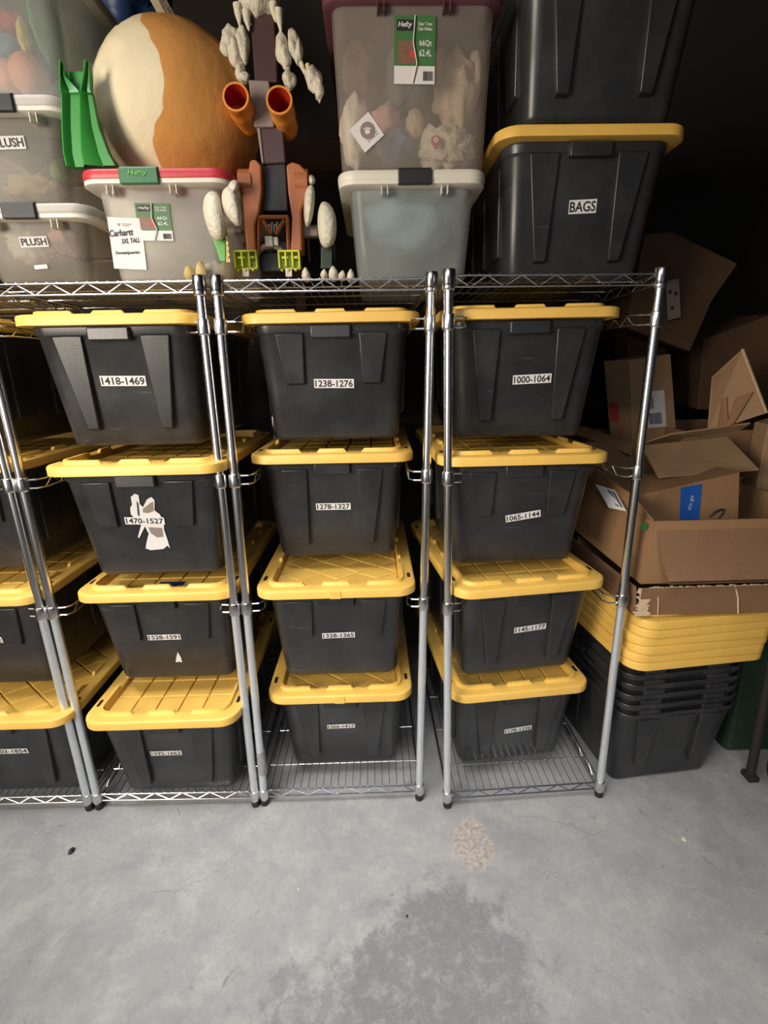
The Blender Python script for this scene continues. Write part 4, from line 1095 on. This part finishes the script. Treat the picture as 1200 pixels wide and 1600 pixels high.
# small box with the barcode label
t4 = cbox('small upright cardboard box with barcode label and red stamp', at(985, 690, y=2.16))
a0, a1, a2 = [at(u, v, y=y) for u, v, y in ((954, 690, 2.26), (990, 694, 2.13), (1061, 673, 2.18))]
b0, b1, b2 = [at(u, v, y=y) for u, v, y in ((943, 564, 2.26), (984, 562, 2.13), (1048, 553, 2.18))]
zb = min(a0.z, a1.z, a2.z); 
for p in (a0, a1, a2): p.z = zb
t4.location = a1
bot = [p-t4.location for p in (a0, a1, a2, a0+a2-a1)]; top = [p-t4.location for p in (b0, b1, b2, b0+b2-b1)]
mb = MB(); mb.loft([bot, top]); mb.obj('box_body', 'card_pale', t4, bevel=.003)
def on_quad(q, s_, t_, off): # q: bl br tr tl
    p = q[0].lerp(q[1], s_).lerp(q[3].lerp(q[2], s_), t_); n = (q[1]-q[0]).cross(q[3]-q[0]).normalized(); return p+n*off
qf = [bot[1], bot[2], top[2], top[1]]; ql = [bot[0], bot[1], top[1], top[0]]
def patch(parent, q, s0, s1, t0, t1, mat, name, off=.002):
    mb = MB(); pts = [on_quad(q, s_, t_, off) for s_, t_ in ((s0, t0), (s1, t0), (s1, t1), (s0, t1))]; sheet(mb, pts, .0006); return mb.obj(name, mat, parent)
lb = patch(t4, qf, .34, .77, .20, .62, 'paper', 'barcode_label'); lb['label'] = 'white barcode label'
random.seed(9)
mb = MB(); x = .38
while x < .66:
    wd = random.choice((.008, .014)); pts = [on_quad(qf, s_, t_, .0032) for s_, t_ in ((x, .24), (x+wd, .24), (x+wd, .37), (x, .37))]; sheet(mb, pts, .0005); x += wd+.011
x = .38
while x < .50:
    wd = random.choice((.008, .014)); pts = [on_quad(qf, s_, t_, .0032) for s_, t_ in ((x, .42), (x+wd, .42), (x+wd, .56), (x, .56))]; sheet(mb, pts, .0005); x += wd+.011
mb.obj('barcode', 'ink', lb)
rs = patch(t4, ql, .10, .46, .26, .50, 'tag_red', 'red_sticker'); rs['label'] = 'faded red sticker'
mb = MB(); ctr = on_quad(ql, .50, .16, .003); e1 = (bot[1]-bot[0]).normalized(); mb.tube([ctr+e1*.018*cos(a)+Vector((0, 0, .024*sin(a))) for a in [2*pi*k/20 for k in range(21)]], .0013, 5)
mb.tube([ctr+e1*-.008, ctr+Vector((0, 0, .01)), ctr+e1*.008], .0013, 5); mb.obj('red_stamp', 'tag_red', t4)

# boxes at the far right
t5 = cbox('tall opened cardboard box at the right edge with raised lit flap', at(1150, 800, y=2.0)); t5.location.z = 0
def W5(u, v, y): return rel(t5, at(u, v, y=y))
mb = MB(); sheet(mb, [W5(1105, 676, 2.02), W5(1197, 646, 1.94), W5(1160, 546, 1.98), W5(1112, 590, 2.10)], .006); mb.obj('raised_flap', 'card_pale', t5)
mb = MB(); mb.tube([W5(1160, 545, 1.975), W5(1198, 645, 1.93)], .005, 4); mb.obj('flap_edge', 'card_edge', t5)
for pts in ([(1122, 668, 1.99), (1136, 664, 1.985), (1134, 620, 1.99), (1127, 624, 2.0)], [(1133, 668, 1.98), (1145, 662, 1.97), (1176, 612, 1.95), (1150, 622, 1.97)]):
    mb = MB(); sheet(mb, [W5(*p) for p in pts], .006); mb.obj('inner_flap', 'card', t5)
a, b = W5(1060, 700, 2.06), W5(1240, 700, 2.0)
mb = MB(); x0, x1 = a.x, b.x; zt = W5(1150, 672, 2.02).z
for pq in ([(x0, 0.02, 0), (x1, 0.02, 0), (x1, .02, zt), (x0, .02, zt)], [(x0, .45, 0), (x0, 0.02, 0), (x0, .02, zt), (x0, .45, zt)], [(x1, .02, 0), (x1, .45, 0), (x1, .45, zt), (x1, .02, zt)], [(x1, .45, 0), (x0, .45, 0), (x0, .45, zt), (x1, .45, zt)]): sheet(mb, pq, .006)
mb.obj('box_body', 'card_in', t5)
t6 = cbox('pale cardboard box with torn face cut off by the right photo edge', at(1172, 811, y=1.90)); t6.location.z = ZT+.11
ztop = at(1172, 664, y=1.90).z-t6.location.z; xr = .32
mb = MB(); mb.loft([[Vector((0, 0, 0)), Vector((xr, -.02, 0)), Vector((xr, .10, 0)), Vector((.02, .10, 0))], [Vector((-.0, 0, ztop)), Vector((xr, -.02, ztop+.08)), Vector((xr, .10, ztop+.08)), Vector((.02, .10, ztop))]]); mb.obj('box_body', 'card_pale', t6, bevel=.003)
mb = MB(); random.seed(11)
for k in range(14): mb.tube([(.045+random.uniform(0, .02), -.006, ztop-.01-k*.012), (.060+random.uniform(0, .02), -.006, ztop-.006-k*.012)], .0015, 4)
mb.obj('torn_strip', 'paper', t6)
# boxes up in the gloom, cardboard colour darkened to stand in for shade
M['card_shaded'] = cardboard_mat('shade_darkened_cardboard', (.105, .058, .032))
def gloom(label, pts, y, dep, mat='card_shaded', lab=None):
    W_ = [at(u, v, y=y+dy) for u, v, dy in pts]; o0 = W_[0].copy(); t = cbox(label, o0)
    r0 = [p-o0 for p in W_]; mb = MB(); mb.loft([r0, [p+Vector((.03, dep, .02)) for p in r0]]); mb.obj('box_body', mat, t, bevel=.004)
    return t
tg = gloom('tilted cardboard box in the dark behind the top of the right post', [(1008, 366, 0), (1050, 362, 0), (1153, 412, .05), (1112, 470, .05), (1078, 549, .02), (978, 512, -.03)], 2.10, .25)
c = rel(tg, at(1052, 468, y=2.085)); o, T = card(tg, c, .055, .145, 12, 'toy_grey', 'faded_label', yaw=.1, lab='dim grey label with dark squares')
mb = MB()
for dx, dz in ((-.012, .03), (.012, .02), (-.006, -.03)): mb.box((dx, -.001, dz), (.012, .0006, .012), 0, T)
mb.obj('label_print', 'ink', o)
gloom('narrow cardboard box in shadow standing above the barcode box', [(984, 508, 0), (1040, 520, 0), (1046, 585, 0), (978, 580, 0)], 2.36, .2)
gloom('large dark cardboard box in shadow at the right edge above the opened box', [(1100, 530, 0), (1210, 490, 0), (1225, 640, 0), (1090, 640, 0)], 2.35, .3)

# dark things on the floor at the right edge
t = thing('leaning_post', 'dark leaning post with a foot at the right photo edge', 'post', at(1171, 1216, z=0))
b_ = t.location; top = rel(t, at(1215, 985, y=b_.y+.02))
mb = MB(); mb.tube([(0, 0, .012), top], .016, 10); mb.obj('pole', 'wood_wall', t, 60)
mb = MB(); mb.box((0, .0, .012), (.04, .05, .022)); mb.obj('foot', 'wood_wall', t, bevel=.004)
p = at(1222, 1232, z=0); t = thing('tyre', 'dark tyre with pale rim cut off at the lower right edge', 'tyre', (p.x+.03, p.y-.02, .12))
mb = MB(); seg = 40; rings = []
for k in range(seg):
    a = 2*pi*k/seg; rings.append([Vector((-(.085+.034*cos(b))*cos(a), .034*sin(b), (.085+.034*cos(b))*sin(a))) for b in [2*pi*j/12 for j in range(12)]])
rings.append(rings[0]); mb.loft(rings, False, False); mb.obj('tyre_tread', 'dark', t, 60)
mb = MB(); rings = []
for k in range(seg+1):
    a = 2*pi*k/seg; rings.append([Vector((-(.056+.006*cos(b))*cos(a), .02*sin(b), (.056+.006*cos(b))*sin(a))) for b in [2*pi*j/8 for j in range(8)]])
mb.loft(rings, False, False); mb.obj('rim', 'white_lid', t, 60)
o = MB().box((0, 0, 0), (.60, .3, .52)).obj('plastic_bin', 'dark_green', bevel=.02); o.location = (1.70, 1.79, .261); tag(o, 'dark green plastic bin in shadow between black tote stack and leaning post', 'bin')

# pebbles and specks on the floor
for u, v, r_, m_, l_ in ((112, 1331, .011, 'dark', 'black pebble on the concrete at lower left'), (1068, 1312, .007, 'white_lid', 'pale stone chip on the concrete at lower right'), (466, 1390, .003, 'white_lid', 'tiny white chip on the floor in front of the middle shelf'), (636, 1432, .004, 'dark', 'small dark crumb on the stained concrete patch')):
    mb = MB(); mb.ell((0, 0, 0), (r_*.8, r_*1.2, r_*.5), 12, 8, lump=.4, seed=r_*900); o = mb.obj('pebble', m_, None, 60); p = at(u, v, z=0); o.location = (p.x, p.y, r_*.42); tag(o, l_, 'pebble')
